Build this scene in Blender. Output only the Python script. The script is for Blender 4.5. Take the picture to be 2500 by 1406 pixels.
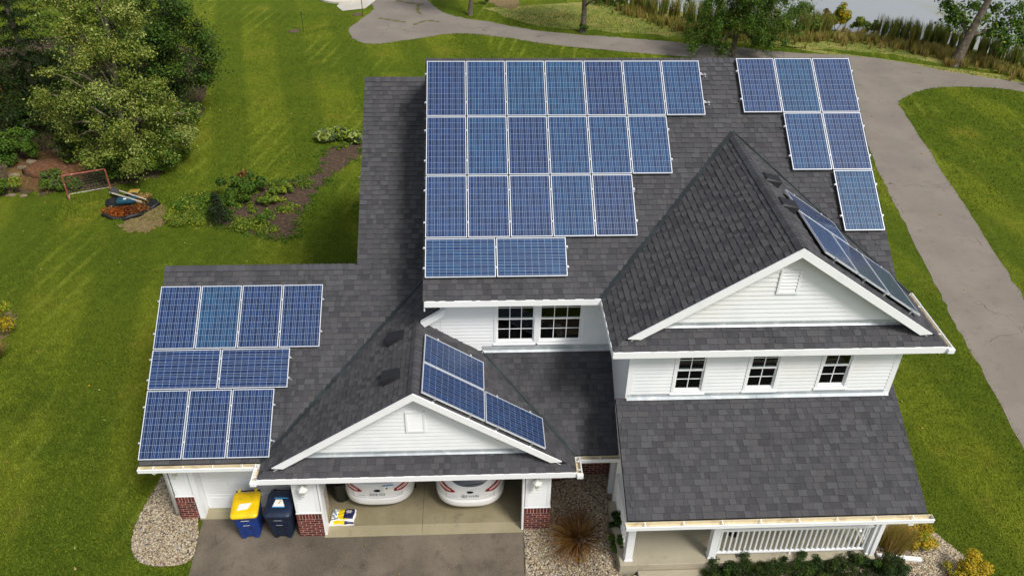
import bpy, bmesh, math, random
import numpy as np
from mathutils import Vector, Matrix

# ------------------------------------------------------------------ clear
for o in list(bpy.data.objects): bpy.data.objects.remove(o, do_unlink=True)
SC = bpy.context.scene
COL = SC.collection
rnd = random.Random(7)
rng = np.random.default_rng(11)

# ------------------------------------------------------------------ camera
CAM = dict(pos=(1.143, -14.020, 17.063), yaw=.0553, pitch=-.6165, roll=.0182, f=2006.6)
def cam_basis():
    y, p, r = CAM['yaw'], CAM['pitch'], CAM['roll']
    fw = Vector((math.sin(y)*math.cos(p), math.cos(y)*math.cos(p), math.sin(p)))
    rt = Vector((math.cos(y), -math.sin(y), 0)); up = rt.cross(fw)
    return rt*math.cos(r)+up*math.sin(r), up*math.cos(r)-rt*math.sin(r), fw
RT, UP, FW = cam_basis()
cd = bpy.data.cameras.new('camera'); cam = bpy.data.objects.new('camera', cd); COL.objects.link(cam)
cd.sensor_width = 36; cd.lens = CAM['f']/2500*36; cd.clip_start = .1; cd.clip_end = 3000
cam.matrix_world = Matrix(((RT.x, UP.x, -FW.x, CAM['pos'][0]), (RT.y, UP.y, -FW.y, CAM['pos'][1]),
                           (RT.z, UP.z, -FW.z, CAM['pos'][2]), (0, 0, 0, 1)))
SC.camera = cam
def G(u, v, z=0.0):
    """photograph point (2500 px wide) -> the point of the level z it shows"""
    d = FW + RT*((u-1250)/CAM['f']) + UP*((703-v)/CAM['f'])
    t = (z-CAM['pos'][2])/d.z
    return (CAM['pos'][0]+d.x*t, CAM['pos'][1]+d.y*t, z)

# ------------------------------------------------------------------ sky and sun
SUN = Vector((.52, -.60, 1.0)).normalized()
W = bpy.data.worlds.new('World'); SC.world = W; W.use_nodes = True
wn = W.node_tree; wn.nodes.clear()
sky = wn.nodes.new('ShaderNodeTexSky'); sky.sky_type = 'NISHITA'; sky.sun_disc = False
sky.sun_elevation = math.asin(SUN.z); sky.sun_rotation = math.atan2(SUN.x, SUN.y)
sky.air_density = 1.0; sky.dust_density = 3.0; sky.ozone_density = 1.0
hsv = wn.nodes.new('ShaderNodeHueSaturation'); hsv.inputs['Saturation'].default_value = .42
hsv.inputs['Value'].default_value = 1.0
bg = wn.nodes.new('ShaderNodeBackground'); bg.inputs['Strength'].default_value = .114
wo = wn.nodes.new('ShaderNodeOutputWorld')
wn.links.new(sky.outputs[0], hsv.inputs['Color']); wn.links.new(hsv.outputs[0], bg.inputs[0]); wn.links.new(bg.outputs[0], wo.inputs[0])
sd = bpy.data.lights.new('sun', 'SUN'); sd.energy = 2.5; sd.angle = math.radians(15); sd.color = (1, .965, .92)
so = bpy.data.objects.new('sun', sd); COL.objects.link(so); so.location = (20, -20, 40)
so.rotation_euler = (-SUN).to_track_quat('-Z', 'Y').to_euler()

SC.view_settings.view_transform = 'Standard'; SC.view_settings.look = 'None'
SC.view_settings.exposure = 0.26; SC.view_settings.gamma = 1; SC.view_settings.use_curve_mapping = False
SC.render.engine = 'CYCLES'

# ------------------------------------------------------------------ helpers
def lin(h):
    h = h.lstrip('#'); v = [int(h[i:i+2], 16)/255 for i in (0, 2, 4)]
    return tuple(x/12.92 if x <= .04045 else ((x+.055)/1.055)**2.4 for x in v)
def rgba(c): return (c[0], c[1], c[2], 1) if not isinstance(c, str) else lin(c)+(1,)
MATS = {}
class NT:
    def __init__(s, name):
        s.m = bpy.data.materials.new(name); s.m.use_nodes = True; s.t = s.m.node_tree
        s.p = s.t.nodes['Principled BSDF']; s.out = s.t.nodes['Material Output']
    def n(s, typ, **kw):
        x = s.t.nodes.new(typ)
        for k, v in kw.items():
            if k in x.inputs and not hasattr(type(x), k): x.inputs[k].default_value = v
            else: setattr(x, k, v)
        return x
    def l(s, a, b): s.t.links.new(a, b)
    def noise(s, scale, detail=4, rough=.55, vec=None, dist=0):
        x = s.n('ShaderNodeTexNoise'); x.inputs['Scale'].default_value = scale; x.inputs['Detail'].default_value = detail
        x.inputs['Roughness'].default_value = rough; x.inputs['Distortion'].default_value = dist
        if vec is not None: s.l(vec, x.inputs['Vector'])
        return x.outputs['Fac']
    def ramp(s, fac, a, b):
        x = s.n('ShaderNodeMapRange'); x.inputs['From Min'].default_value = a; x.inputs['From Max'].default_value = b
        x.interpolation_type = 'SMOOTHSTEP'; s.l(fac, x.inputs['Value']); return x.outputs[0]
    def mix(s, fac, a, b, mode='MIX'):
        x = s.n('ShaderNodeMix', data_type='RGBA', blend_type=mode)
        for sock, v in ((x.inputs[0], fac), (x.inputs[6], a), (x.inputs[7], b)):
            if hasattr(v, 'links'): s.l(v, sock)
            elif isinstance(v, (int, float)): sock.default_value = v
            else: sock.default_value = rgba(v)
        return x.outputs[2]
    def coord(s, scale=None, geo=True, rot=None):
        c = s.n('ShaderNodeNewGeometry').outputs['Position'] if geo else s.n('ShaderNodeTexCoord').outputs['Object']
        if scale or rot:
            mp = s.n('ShaderNodeMapping'); s.l(c, mp.inputs[0])
            if scale: mp.inputs['Scale'].default_value = scale
            if rot: mp.inputs['Rotation'].default_value = rot
            c = mp.outputs[0]
        return c
    def bump(s, h, strength, dist=.02):
        b = s.n('ShaderNodeBump'); b.inputs['Strength'].default_value = strength; b.inputs['Distance'].default_value = dist
        s.l(h, b.inputs['Height']); s.l(b.outputs[0], s.p.inputs['Normal'])
    def done(s, col=None, rough=None):
        if col is not None:
            if hasattr(col, 'links'): s.l(col, s.p.inputs['Base Color'])
            else: s.p.inputs['Base Color'].default_value = rgba(col)
        if rough is not None: s.p.inputs['Roughness'].default_value = rough
        MATS[s.m.name] = s.m; return s.m
def mat(name, col, rough=.7, var=(), bump=None, metal=0, coat=0, spec=None):
    """plain procedural surface: base colour, patches of other colours by noise, bump"""
    t = NT(name); vec = t.coord(); c = rgba(col)
    for sc, col2, a, b in var: c = t.mix(t.ramp(t.noise(sc, vec=vec), a, b), c, col2)
    if bump: t.bump(t.noise(bump[0], 5, vec=vec), bump[1], bump[2] if len(bump) > 2 else .01)
    t.p.inputs['Metallic'].default_value = metal; t.p.inputs['Coat Weight'].default_value = coat
    if spec is not None: t.p.inputs['Specular IOR Level'].default_value = spec
    return t.done(c, rough)

ORG = {}
def worg(o): return ORG.get(o.name, Vector((0, 0, 0)))
def place(o, parent, w):
    ORG[o.name] = Vector(w)
    if parent is not None: o.parent = parent; o.location = Vector(w)-worg(parent)
    else: o.location = w
def thing(name, loc, label, cat, group=None):
    o = bpy.data.objects.new(name, None); o.empty_display_size = .2; COL.objects.link(o); place(o, None, loc)
    return tag(o, label, cat, group)
def tag(o, label=None, cat=None, group=None, kind=None):
    if label: o['label'] = label
    if cat: o['category'] = cat
    if group: o['group'] = group
    if kind: o['kind'] = kind
    return o
class MB:
    """collects faces in world coordinates"""
    def __init__(s): s.v = []; s.f = []; s.m = []
    def face(s, pts, m=0):
        b = len(s.v); s.v += [tuple(p) for p in pts]; s.f.append(tuple(range(b, b+len(pts)))); s.m.append(m)
    def mesh(s, verts, faces, m=0):
        b = len(s.v); s.v += [tuple(p) for p in verts]
        for f in faces: s.f.append(tuple(b+i for i in f)); s.m.append(m)
    def box(s, a, b, m=0):
        x0, y0, z0 = a; x1, y1, z1 = b
        v = [(x0,y0,z0),(x1,y0,z0),(x1,y1,z0),(x0,y1,z0),(x0,y0,z1),(x1,y0,z1),(x1,y1,z1),(x0,y1,z1)]
        s.mesh(v, [(3,2,1,0),(4,5,6,7),(0,1,5,4),(1,2,6,5),(2,3,7,6),(3,0,4,7)], m)
    def obox(s, o, ax, ay, az, m=0):
        """box from corner o along three edge vectors"""
        o, ax, ay, az = map(Vector, (o, ax, ay, az))
        v = [o, o+ax, o+ax+ay, o+ay, o+az, o+ax+az, o+ax+ay+az, o+ay+az]
        f = [(3,2,1,0),(4,5,6,7),(0,1,5,4),(1,2,6,5),(2,3,7,6),(3,0,4,7)]
        if ax.cross(ay).dot(az) < 0: f = [tuple(reversed(q)) for q in f]
        s.mesh(v, f, m)
    def prism(s, poly, ext, m=0):
        """planar polygon (3D points) extruded by vector"""
        n = len(poly); e = Vector(ext); a = [Vector(p) for p in poly]; b = [p+e for p in a]
        nn = Vector((0, 0, 0))
        for i in range(n): nn += a[i].cross(a[(i+1) % n])
        fl = nn.dot(e) > 0
        f0 = tuple(range(n)); f1 = tuple(range(n, 2*n))
        fs = [f0[::-1] if fl else f0, f1 if fl else f1[::-1]]
        for i in range(n):
            j = (i+1) % n; q = (i, j, n+j, n+i); fs.append(q if fl else q[::-1])
        s.mesh(a+b, fs, m)
    def tube(s, pts, r, seg=8, m=0, caps=True):
        pts = [Vector(p) for p in pts]; rs = r if hasattr(r, '__len__') else [r]*len(pts)
        rings = []; prev = None
        for i, p in enumerate(pts):
            d = (pts[min(i+1, len(pts)-1)]-pts[max(i-1, 0)]).normalized()
            ref = prev if prev is not None else (Vector((0, 0, 1)) if abs(d.z) < .9 else Vector((1, 0, 0)))
            u = (ref-d*ref.dot(d)).normalized(); prev = u; w = d.cross(u)
            rings.append([p+(u*math.cos(2*math.pi*k/seg)+w*math.sin(2*math.pi*k/seg))*rs[i] for k in range(seg)])
        v = [q for rg in rings for q in rg]; f = []
        for i in range(len(pts)-1):
            for k in range(seg):
                a = i*seg+k; b = i*seg+(k+1) % seg; f.append((a, b, b+seg, a+seg))
        if caps: f.append(tuple(reversed(range(seg)))); f.append(tuple((len(pts)-1)*seg+k for k in range(seg)))
        s.mesh(v, f, m)
    def lathe(s, c, prof, seg=16, m=0):
        c = Vector(c); v = []; f = []
        for r, z in prof:
            for k in range(seg): a = 2*math.pi*k/seg; v.append(c+Vector((r*math.cos(a), r*math.sin(a), z)))
        for i in range(len(prof)-1):
            for k in range(seg): a = i*seg+k; b = i*seg+(k+1) % seg; f.append((a, b, b+seg, a+seg))
        f.append(tuple(reversed(range(seg)))); f.append(tuple((len(prof)-1)*seg+k for k in range(seg)))
        s.mesh(v, f, m)
    def loft(s, rings, m=0, cap=True):
        n = len(rings[0]); v = [q for r in rings for q in r]; f = []
        for i in range(len(rings)-1):
            for k in range(n): a = i*n+k; b = i*n+(k+1) % n; f.append((a, b, b+n, a+n))
        if cap: f.append(tuple(reversed(range(n)))); f.append(tuple((len(rings)-1)*n+k for k in range(n)))
        s.mesh(v, f, m)
    def build(s, name, mats, parent=None, smooth=False, bevel=0, org=None):
        if not isinstance(mats, (list, tuple)): mats = [mats]
        V = np.array(s.v, dtype=float)
        if org is None: org = ((V[:, 0].min()+V[:, 0].max())/2, (V[:, 1].min()+V[:, 1].max())/2, V[:, 2].min())
        me = bpy.data.meshes.new(name); me.from_pydata((V-np.array(org)).tolist(), [], s.f)
        for q in mats: me.materials.append(q)
        if len(mats) > 1: me.polygons.foreach_set('material_index', s.m)
        if smooth: me.polygons.foreach_set('use_smooth', [True]*len(me.polygons))
        me.update(); o = bpy.data.objects.new(name, me); COL.objects.link(o); place(o, parent, org)
        if bevel:
            b = o.modifiers.new('bevel', 'BEVEL'); b.width = bevel; b.segments = 2; b.limit_method = 'ANGLE'
        return o
def npmesh(name, V, F, mats, midx=None, parent=None, org=(0, 0, 0), smooth=False):
    """big mesh from numpy arrays (F: k x n quads or triangles)"""
    me = bpy.data.meshes.new(name); V = np.asarray(V, dtype=np.float32)-np.array(org, dtype=np.float32); F = np.asarray(F, dtype=np.int32)
    me.vertices.add(len(V)); me.vertices.foreach_set('co', V.ravel())
    k = F.shape[1]; me.loops.add(F.size); me.loops.foreach_set('vertex_index', F.ravel())
    me.polygons.add(len(F)); me.polygons.foreach_set('loop_start', np.arange(0, F.size, k, dtype=np.int32))
    try: me.polygons.foreach_set('loop_total', np.full(len(F), k, dtype=np.int32))
    except Exception: pass
    for q in (mats if isinstance(mats, (list, tuple)) else [mats]): me.materials.append(q)
    if midx is not None: me.polygons.foreach_set('material_index', np.asarray(midx, dtype=np.int32))
    if smooth: me.polygons.foreach_set('use_smooth', np.ones(len(F), dtype=bool))
    me.update(calc_edges=True); me.validate()
    o = bpy.data.objects.new(name, me); COL.objects.link(o); place(o, parent, org); return o
def inst(name, me, parent, M):
    """object sharing mesh me, world matrix M, under parent (parents are never rotated)"""
    o = bpy.data.objects.new(name, me); COL.objects.link(o)
    M = M.copy(); ORG[o.name] = M.translation.copy()
    if parent is not None: o.parent = parent; M.translation = M.translation-worg(parent)
    o.matrix_local = M; return o
def frame(O, x, y, z):
    x, y, z, O = map(Vector, (x, y, z, O))
    return Matrix(((x.x, y.x, z.x, O.x), (x.y, y.y, z.y, O.y), (x.z, y.z, z.z, O.z), (0, 0, 0, 1)))
def clip(poly, a, b, c):
    """keep a*x+b*y<=c"""
    o = []
    for i in range(len(poly)):
        p, q = poly[i], poly[(i+1) % len(poly)]; dp = a*p[0]+b*p[1]-c; dq = a*q[0]+b*q[1]-c
        if dp <= 0: o.append(p)
        if dp*dq < 0: t = dp/(dp-dq); o.append((p[0]+(q[0]-p[0])*t, p[1]+(q[1]-p[1])*t))
    return o
def clip_convex(poly, reg):
    ar = sum(reg[i][0]*reg[(i+1) % len(reg)][1]-reg[(i+1) % len(reg)][0]*reg[i][1] for i in range(len(reg)))
    for i in range(len(reg)):
        p, q = reg[i], reg[(i+1) % len(reg)]; dx, dy = q[0]-p[0], q[1]-p[1]
        if ar < 0: dx, dy = -dx, -dy
        poly = clip(poly, dy, -dx, dy*p[0]-dx*p[1])
        if len(poly) < 3: return []
    return poly
def area(p): return abs(sum(p[i][0]*p[(i+1) % len(p)][1]-p[(i+1) % len(p)][0]*p[i][1] for i in range(len(p))))/2
def sheet(name, pts, m, z=0.0, parent=None, kind='structure'):
    mb = MB(); mb.face([(p[0], p[1], z) for p in pts]); o = mb.build(name, m, parent, org=(pts[0][0], pts[0][1], z))
    bm = bmesh.new(); bm.from_mesh(o.data); bmesh.ops.triangulate(bm, faces=bm.faces[:])
    for f in bm.faces:
        if f.normal.z < 0: f.normal_flip()
    bm.to_mesh(o.data); bm.free(); return tag(o, kind=kind)
def ragged(pts, amp=.12, n=3):
    """worn, uneven outline"""
    q = random.Random(len(pts)); o = []; N = len(pts)
    for i in range(N):
        a, b = pts[i], pts[(i+1) % N]; d = math.hypot(b[0]-a[0], b[1]-a[1]) or 1; nx, ny = -(b[1]-a[1])/d, (b[0]-a[0])/d
        for k in range(n): t = k/n; h = q.gauss(0, amp); o.append((a[0]+(b[0]-a[0])*t+nx*h, a[1]+(b[1]-a[1])*t+ny*h))
    return o
def spline(pts, n=6, closed=False):
    o = []; N = len(pts)
    for i in range(N if closed else N-1):
        g = lambda k: pts[k % N] if closed else pts[max(0, min(N-1, k))]
        p0, p1, p2, p3 = g(i-1), g(i), g(i+1), g(i+2)
        for k in range(n):
            t = k/n
            o.append(tuple(.5*((2*p1[j])+(p2[j]-p0[j])*t+(2*p0[j]-5*p1[j]+4*p2[j]-p3[j])*t*t+(3*p1[j]-p0[j]-3*p2[j]+p3[j])*t**3) for j in range(2)))
    if not closed: o.append(tuple(pts[-1][:2]))
    return o

# ------------------------------------------------------------------ materials
def m_lawn(name='lawn', bump=True):
    t = NT(name); v = t.coord()
    c = t.mix(t.ramp(t.noise(.10, 6, .6, vec=v), .40, .60), '#47610f', '#7f8922')
    c = t.mix(t.ramp(t.noise(.45, 6, .65, vec=v), .50, .72), c, '#90892f')
    c = t.mix(t.ramp(t.noise(.33, 6, .65, vec=t.coord(rot=(0, 0, 1)), dist=.4), .52, .72), c, '#2b4708')
    c = t.mix(t.ramp(t.noise(.27, 7, .7, vec=t.coord(rot=(0, 0, 2))), .60, .74), c, '#8a7d3a')
    # mowing: thin pale tracks swinging round the house
    w = t.n('ShaderNodeTexWave', wave_type='BANDS', bands_direction='X'); mp = t.coord(rot=(0, 0, .22))
    w.inputs['Scale'].default_value = .40; w.inputs['Distortion'].default_value = 6.0; w.inputs['Detail'].default_value = 1.0
    w.inputs['Detail Scale'].default_value = .16; t.l(mp, w.inputs['Vector'])
    tr = t.n('ShaderNodeMath', operation='MULTIPLY'); t.l(t.ramp(w.outputs['Fac'], .68, .98), tr.inputs[0])
    t.l(t.ramp(t.noise(.16, 3, vec=v), .44, .62), tr.inputs[1])
    tr2 = t.n('ShaderNodeMath', operation='MULTIPLY'); t.l(tr.outputs[0], tr2.inputs[0]); t.l(t.ramp(t.noise(1.8, 5, .7, vec=v), .15, .7), tr2.inputs[1])
    c = t.mix(tr2.outputs[0], c, '#949f38')
    w2 = t.n('ShaderNodeTexWave', wave_type='BANDS', bands_direction='X'); w2.inputs['Scale'].default_value = .085; w2.inputs['Distortion'].default_value = 2.5
    w2.inputs['Detail Scale'].default_value = .25; w2.inputs['Detail'].default_value = 1.5; t.l(t.coord(rot=(0, 0, -.22)), w2.inputs['Vector'])
    q = t.n('ShaderNodeMath', operation='MULTIPLY'); t.l(t.ramp(w2.outputs['Fac'], .3, .75), q.inputs[0]); q.inputs[1].default_value = .72
    c = t.mix(q.outputs[0], c, '#34530b')
    # blades: tufts, gaps and dry bits
    n1 = t.noise(16, 8, .82, vec=v); n2 = t.noise(3.2, 7, .75, vec=v)
    c = t.mix(t.ramp(n2, .36, .66), t.mix(.42, c, '#203c06'), t.mix(.15, c, '#848f30'))
    c = t.mix(t.ramp(n1, .34, .66), t.mix(.46, c, '#133002'), t.mix(.36, c, '#97a43c'))
    if bump: t.bump(n1, 1.0, .10)
    t.p.inputs['Specular IOR Level'].default_value = .04
    return t.done(c, .95)
def m_asphalt(name, a, b, dark, grit, cracks=1.0):
    t = NT(name); v = t.coord()
    c = t.mix(t.ramp(t.noise(.5, 5, vec=v), .35, .7), a, b)
    c = t.mix(t.ramp(t.noise(1.6, 7, .72, vec=v), .5, .8), c, dark)
    sp = t.noise(30, 6, .85, vec=v); c = t.mix(t.ramp(sp, .55, .74), c, grit)
    c = t.mix(t.ramp(sp, .47, .3), c, dark)
    vo = t.n('ShaderNodeTexVoronoi', feature='DISTANCE_TO_EDGE'); vo.inputs['Scale'].default_value = .33
    dv = t.n('ShaderNodeVectorMath', operation='ADD'); nz = t.n('ShaderNodeTexNoise'); nz.inputs['Scale'].default_value = 1.3; t.l(v, nz.inputs['Vector'])
    t.l(v, dv.inputs[0]); t.l(nz.outputs['Color'], dv.inputs[1]); t.l(dv.outputs[0], vo.inputs['Vector'])
    k = t.n('ShaderNodeMath', operation='MULTIPLY'); t.l(t.ramp(vo.outputs['Distance'], .007, .002), k.inputs[0]); t.l(t.ramp(t.noise(.35, 2, vec=v), .5, .62), k.inputs[1])
    k2 = t.n('ShaderNodeMath', operation='MULTIPLY'); t.l(k.outputs[0], k2.inputs[0]); k2.inputs[1].default_value = cracks
    c = t.mix(k2.outputs[0], c, '#3a342d')
    t.bump(sp, .35, .006); t.p.inputs['Specular IOR Level'].default_value = .25
    return t.done(c, .9)
def m_concrete(name, a, b, stain):
    t = NT(name); v = t.coord()
    c = t.mix(t.ramp(t.noise(.9, 6, .65, vec=v), .35, .7), a, b)
    c = t.mix(t.ramp(t.noise(2.3, 6, .7, vec=v), .55, .8), c, stain)
    c = t.mix(t.ramp(t.noise(60, 3, .7, vec=v), .6, .8), c, stain)
    t.bump(t.noise(40, 4, vec=v), .2, .004); return t.done(c, .85)
def m_shingle(name, col):
    t = NT(name); v = t.coord()
    g = t.noise(160, 3, .8, vec=v)
    c = t.mix(t.ramp(g, .35, .7), t.mix(.3, col, '#0d0d10'), t.mix(.16, col, '#a5a3a6'))
    c = t.mix(t.ramp(t.noise(.7, 4, vec=v), .4, .75), c, t.mix(.2, c, '#4f4c4e'))
    c = t.mix(t.ramp(t.noise(1.0, 5, .6, vec=t.coord(scale=(2.2, .35, .35))), .52, .78), c, t.mix(.4, c, '#1f1f22'))
    t.bump(g, .4, .004); t.p.inputs['Specular IOR Level'].default_value = .25
    return t.done(c, .93)
def m_cell(name, ca, cb, cc_):
    t = NT(name); oi = t.n('ShaderNodeObjectInfo')
    vo = t.n('ShaderNodeTexVoronoi'); vo.inputs['Scale'].default_value = 55; t.l(t.coord(), vo.inputs['Vector'])
    c = t.mix(vo.outputs['Color'], ca, cb)
    c = t.mix(t.ramp(oi.outputs['Random'], .2, 1), c, cc_)
    t.p.inputs['Coat Weight'].default_value = 1; t.p.inputs['Coat Roughness'].default_value = .12; t.p.inputs['Coat IOR'].default_value = 1.27
    t.p.inputs['Specular IOR Level'].default_value = .3
    return t.done(c, .4)
def m_leaf(name, col, trans=.35):
    t = NT(name); v = t.coord()
    c = t.mix(t.ramp(t.noise(1.2, 3, vec=v), .35, .7), col, t.mix(.18, col, '#8a8a3c'))
    t.l(c, t.p.inputs['Base Color']); t.p.inputs['Roughness'].default_value = .55; t.p.inputs['Specular IOR Level'].default_value = .3
    tr = t.n('ShaderNodeBsdfTranslucent'); t.l(c, tr.inputs[0]); mx = t.n('ShaderNodeMixShader'); mx.inputs[0].default_value = trans
    t.l(t.p.outputs[0], mx.inputs[1]); t.l(tr.outputs[0], mx.inputs[2]); t.l(mx.outputs[0], t.out.inputs[0])
    MATS[name] = t.m; return t.m
def m_glass():
    t = NT('window_glass'); tr = t.n('ShaderNodeBsdfTransparent'); gl = t.n('ShaderNodeBsdfGlossy'); gl.inputs['Roughness'].default_value = .03
    tr.inputs[0].default_value = (.62, .68, .66, 1)
    fr = t.n('ShaderNodeFresnel'); fr.inputs[0].default_value = 1.5; mx = t.n('ShaderNodeMixShader')
    ge = t.n('ShaderNodeNewGeometry'); iv = t.n('ShaderNodeMath', operation='SUBTRACT'); iv.inputs[0].default_value = 1; t.l(ge.outputs['Backfacing'], iv.inputs[1]); ml = t.n('ShaderNodeMath', operation='MULTIPLY'); t.l(fr.outputs[0], ml.inputs[0]); t.l(iv.outputs[0], ml.inputs[1])
    t.l(ml.outputs[0], mx.inputs[0]); t.l(tr.outputs[0], mx.inputs[1]); t.l(gl.outputs[0], mx.inputs[2]); t.l(mx.outputs[0], t.out.inputs[0]); return t.m
def m_water():
    t = NT('lake_water'); v = t.coord(scale=(1, 2.2, 1)); t.bump(t.noise(1.4, 4, vec=v), .12, .05)
    c = t.mix(t.ramp(t.noise(.16, 4, vec=t.coord()), .5, .7), '#93989a', '#8f9078')
    t.p.inputs['IOR'].default_value = 1.33; return t.done(c, .16)

LAWN = m_lawn()
ASPH = m_asphalt('driveway_asphalt', '#5b5348', '#7a7062', '#3f382f', '#998e7a', 0)
PATHM = m_asphalt('path_asphalt', '#7b736a', '#857d73', '#6b645b', '#a2998c', .7)
CONC = m_concrete('garage_concrete', '#7d7358', '#8d8468', '#5c5340')
PORCHC = m_concrete('porch_concrete', '#a29a84', '#aca48e', '#7f7661')
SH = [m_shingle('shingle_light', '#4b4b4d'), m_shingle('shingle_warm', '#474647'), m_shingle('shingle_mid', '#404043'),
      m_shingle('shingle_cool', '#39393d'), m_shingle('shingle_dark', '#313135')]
DECK = mat('roof_underlay', '#161618', .95)
RIDGE = m_shingle('ridge_shingle_grey', '#46474c')
WHITE = mat('white_vinyl', '#e9ebeb', .45, [(1.1, '#dfe2e3', .45, .75), (.35, '#e4e3de', .5, .7)])
TRIM = mat('white_trim', '#f0f1f1', .4, [(2, '#e6e8e8', .5, .8)])
SOFFIT = mat('soffit_white', '#d5d7d8', .6)
METAL = mat('galvanised_flashing', '#b9c0c3', .38, [(5, '#d2d6d7', .45, .7), (1.3, '#a3acb0', .5, .7)], metal=.35)
VALLEY = mat('valley_metal', '#33383a', .5, [(2, '#42484a', .4, .7)], metal=.3)
GUT_IN = mat('gutter_inside', '#d6c9aa', .6, [(3, '#b8a683', .5, .75), (9, '#e6dcc2', .5, .8)])
ALU = mat('aluminium', '#d3d6da', .35, metal=.55)
ALUD = mat('aluminium_rail', '#a9adb1', .4, metal=.8)
FRAMEM = mat('panel_frame', '#dfe2e6', .38, metal=.35)
BACK = mat('panel_backsheet', '#8ba1b8', .35, coat=1)
BUS = mat('busbar_silver', '#aab6c2', .35, coat=1)
PBLK = mat('panel_underside', '#15161a', .6)
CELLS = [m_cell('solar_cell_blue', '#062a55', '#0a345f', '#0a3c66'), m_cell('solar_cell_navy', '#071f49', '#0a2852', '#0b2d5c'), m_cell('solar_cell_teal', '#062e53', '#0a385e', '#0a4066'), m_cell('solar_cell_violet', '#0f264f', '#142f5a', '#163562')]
GLASS = m_glass()
VENTB = mat('roof_vent_black', '#1d1d20', .6)
VENTG = mat('vent_grille', '#0c0c0d', .8)
BR = [mat('brick_red', '#6a2a22', .85, [(30, '#54201b', .4, .7)], (60, .4, .004)), mat('brick_dark', '#551f1c', .85, [(30, '#3f1917', .4, .7)], (60, .4, .004)),
      mat('brick_orange', '#7b3527', .85, [(30, '#632a20', .4, .7)], (60, .4, .004))]
MORTAR = mat('mortar', '#c4b8aa', .95, [(20, '#998d80', .4, .7)], (80, .3, .004))
INWALL = mat('interior_wall', '#39362f', .9); INFLOOR = mat('interior_floor', '#2a251d', .9); GARW = mat('garage_lining', '#6d675c', .9)
SOIL = mat('garden_soil', '#4a382a', .95, [(6, '#654f3a', .45, .7), (25, '#241a13', .5, .7)], (22, .9, .05))
MULCH = mat('bark_mulch', '#6a4529', .95, [(9, '#8a6242', .45, .7), (28, '#3c2415', .5, .68)], (30, .9, .05))
STRAW = mat('dry_clippings', '#77643f', .95, [(5, '#8a7850', .4, .7), (22, '#52432a', .5, .7)], (30, .8, .04))
GRAVB = mat('gravel_base', '#6b5f50', .95, [(30, '#3f372d', .4, .7)], (45, .8, .03))
PEB = [mat('pebble_tan', '#a08e70', .7), mat('pebble_cream', '#b8ae97', .65), mat('pebble_grey', '#8a8276', .7), mat('pebble_brown', '#77604a', .75), mat('pebble_dark', '#5a5147', .75)]
BARK = mat('bark_grey', '#5a5044', .95, [(7, '#7d7464', .45, .7), (25, '#38302a', .5, .7)], (22, .9, .03))
BARKW = mat('bark_birch', '#6b6250', .9, [(9, '#433a2e', .5, .68), (3, '#8d8471', .5, .7)], (22, .7, .02))
WOOD = mat('weathered_wood', '#8f8778', .85, [(20, '#a9a18f', .4, .7)])
ROCK = mat('rock_beige', '#7f705a', .9, [(3, '#5f5443', .4, .7), (15, '#94866c', .5, .75)], (12, .7, .04))
BLACK = mat('black_plastic', '#141416', .55); RUBBER = mat('tyre_rubber', '#18181a', .9)

# ------------------------------------------------------------------ ground, paths, lake
shore = [(-90, 74), (-40, 63), (-8, 56)] + [G(*p)[:2] for p in ((1490, 2), (1620, 22), (1760, 48), (1900, 66), (2010, 72), (2110, 84), (2240, 98), (2360, 118), (2450, 142), (2540, 172), (2700, 235))] + [(52, 12), (70, -20)]
shore_s = spline(shore, 5)
land = shore_s + [(70, -60), (-90, -60)]
sheet('ground', land, LAWN, 0)
mb = MB()
for a, b in zip(shore_s[:-1], shore_s[1:]):
    n = Vector((-(b[1]-a[1]), b[0]-a[0], 0)).normalized()
    mb.face([(a[0], a[1], 0), (b[0], b[1], 0), (b[0]+n.x*2.5, b[1]+n.y*2.5, -.7), (a[0]+n.x*2.5, a[1]+n.y*2.5, -.7)])
tag(mb.build('lake_bank', SOIL), kind='structure')
sheet('lake_water', [(-600, -300), (700, -300), (700, 900), (-600, 900)], m_water(), -.22)

up = [(1040, 0), (1080, 30), (1140, 46), (1200, 55), (1300, 74), (1420, 86), (1560, 96), (1700, 108), (1800, 116), (1940, 130), (2080, 137), (2200, 152), (2300, 172), (2400, 188), (2500, 203), (2640, 228)]
lo = [(890, -6), (912, 22), (872, 55), (850, 75), (868, 98), (910, 108), (1000, 98), (1100, 83), (1200, 88), (1350, 110), (1500, 125), (1640, 137), (1760, 146), (1930, 160)]
brL = [(2035, 205), (2095, 300), (2135, 400), (2160, 450), (2200, 530), (2280, 690), (2330, 790), (2400, 910), (2500, 1100), (2640, 1360)]
brR = [(2640, 248), (2500, 225), (2420, 215), (2300, 213), (2230, 228), (2200, 245), (2195, 256), (2230, 310), (2300, 420), (2400, 570), (2500, 730), (2640, 950)]
A = spline([(-5, 60), (-4.2, 50)]+[G(*p)[:2] for p in up], 4); B = spline([(-9.5, 60), (-8, 50)]+[G(*p)[:2] for p in lo], 4)
Bl = spline([G(*p)[:2] for p in brL], 4); Br = spline([G(*p)[:2] for p in brR], 4)
PATHP = A + Br + Bl[::-1] + B[::-1]
sheet('footpath', ragged(PATHP, .035, 2), PATHM, .006)
MEAD = mat('meadow_grass', '#7d8434', .95, [(.5, '#98904a', .42, .62), (1.7, '#5f7326', .5, .7), (9, '#4a5a1c', .5, .75), (26, '#b0a55c', .55, .75)], (16, 1.0, .08))
mdw = [G(*p)[:2] for p in ((1180, 20), (1300, 62), (1430, 74), (1570, 84), (1700, 96), (1940, 117), (2080, 124), (2200, 138), (2300, 157), (2400, 172), (2500, 186), (2640, 210))]
shp = [p_ for p_ in shore_s if 9 < p_[0] < 42]
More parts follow.
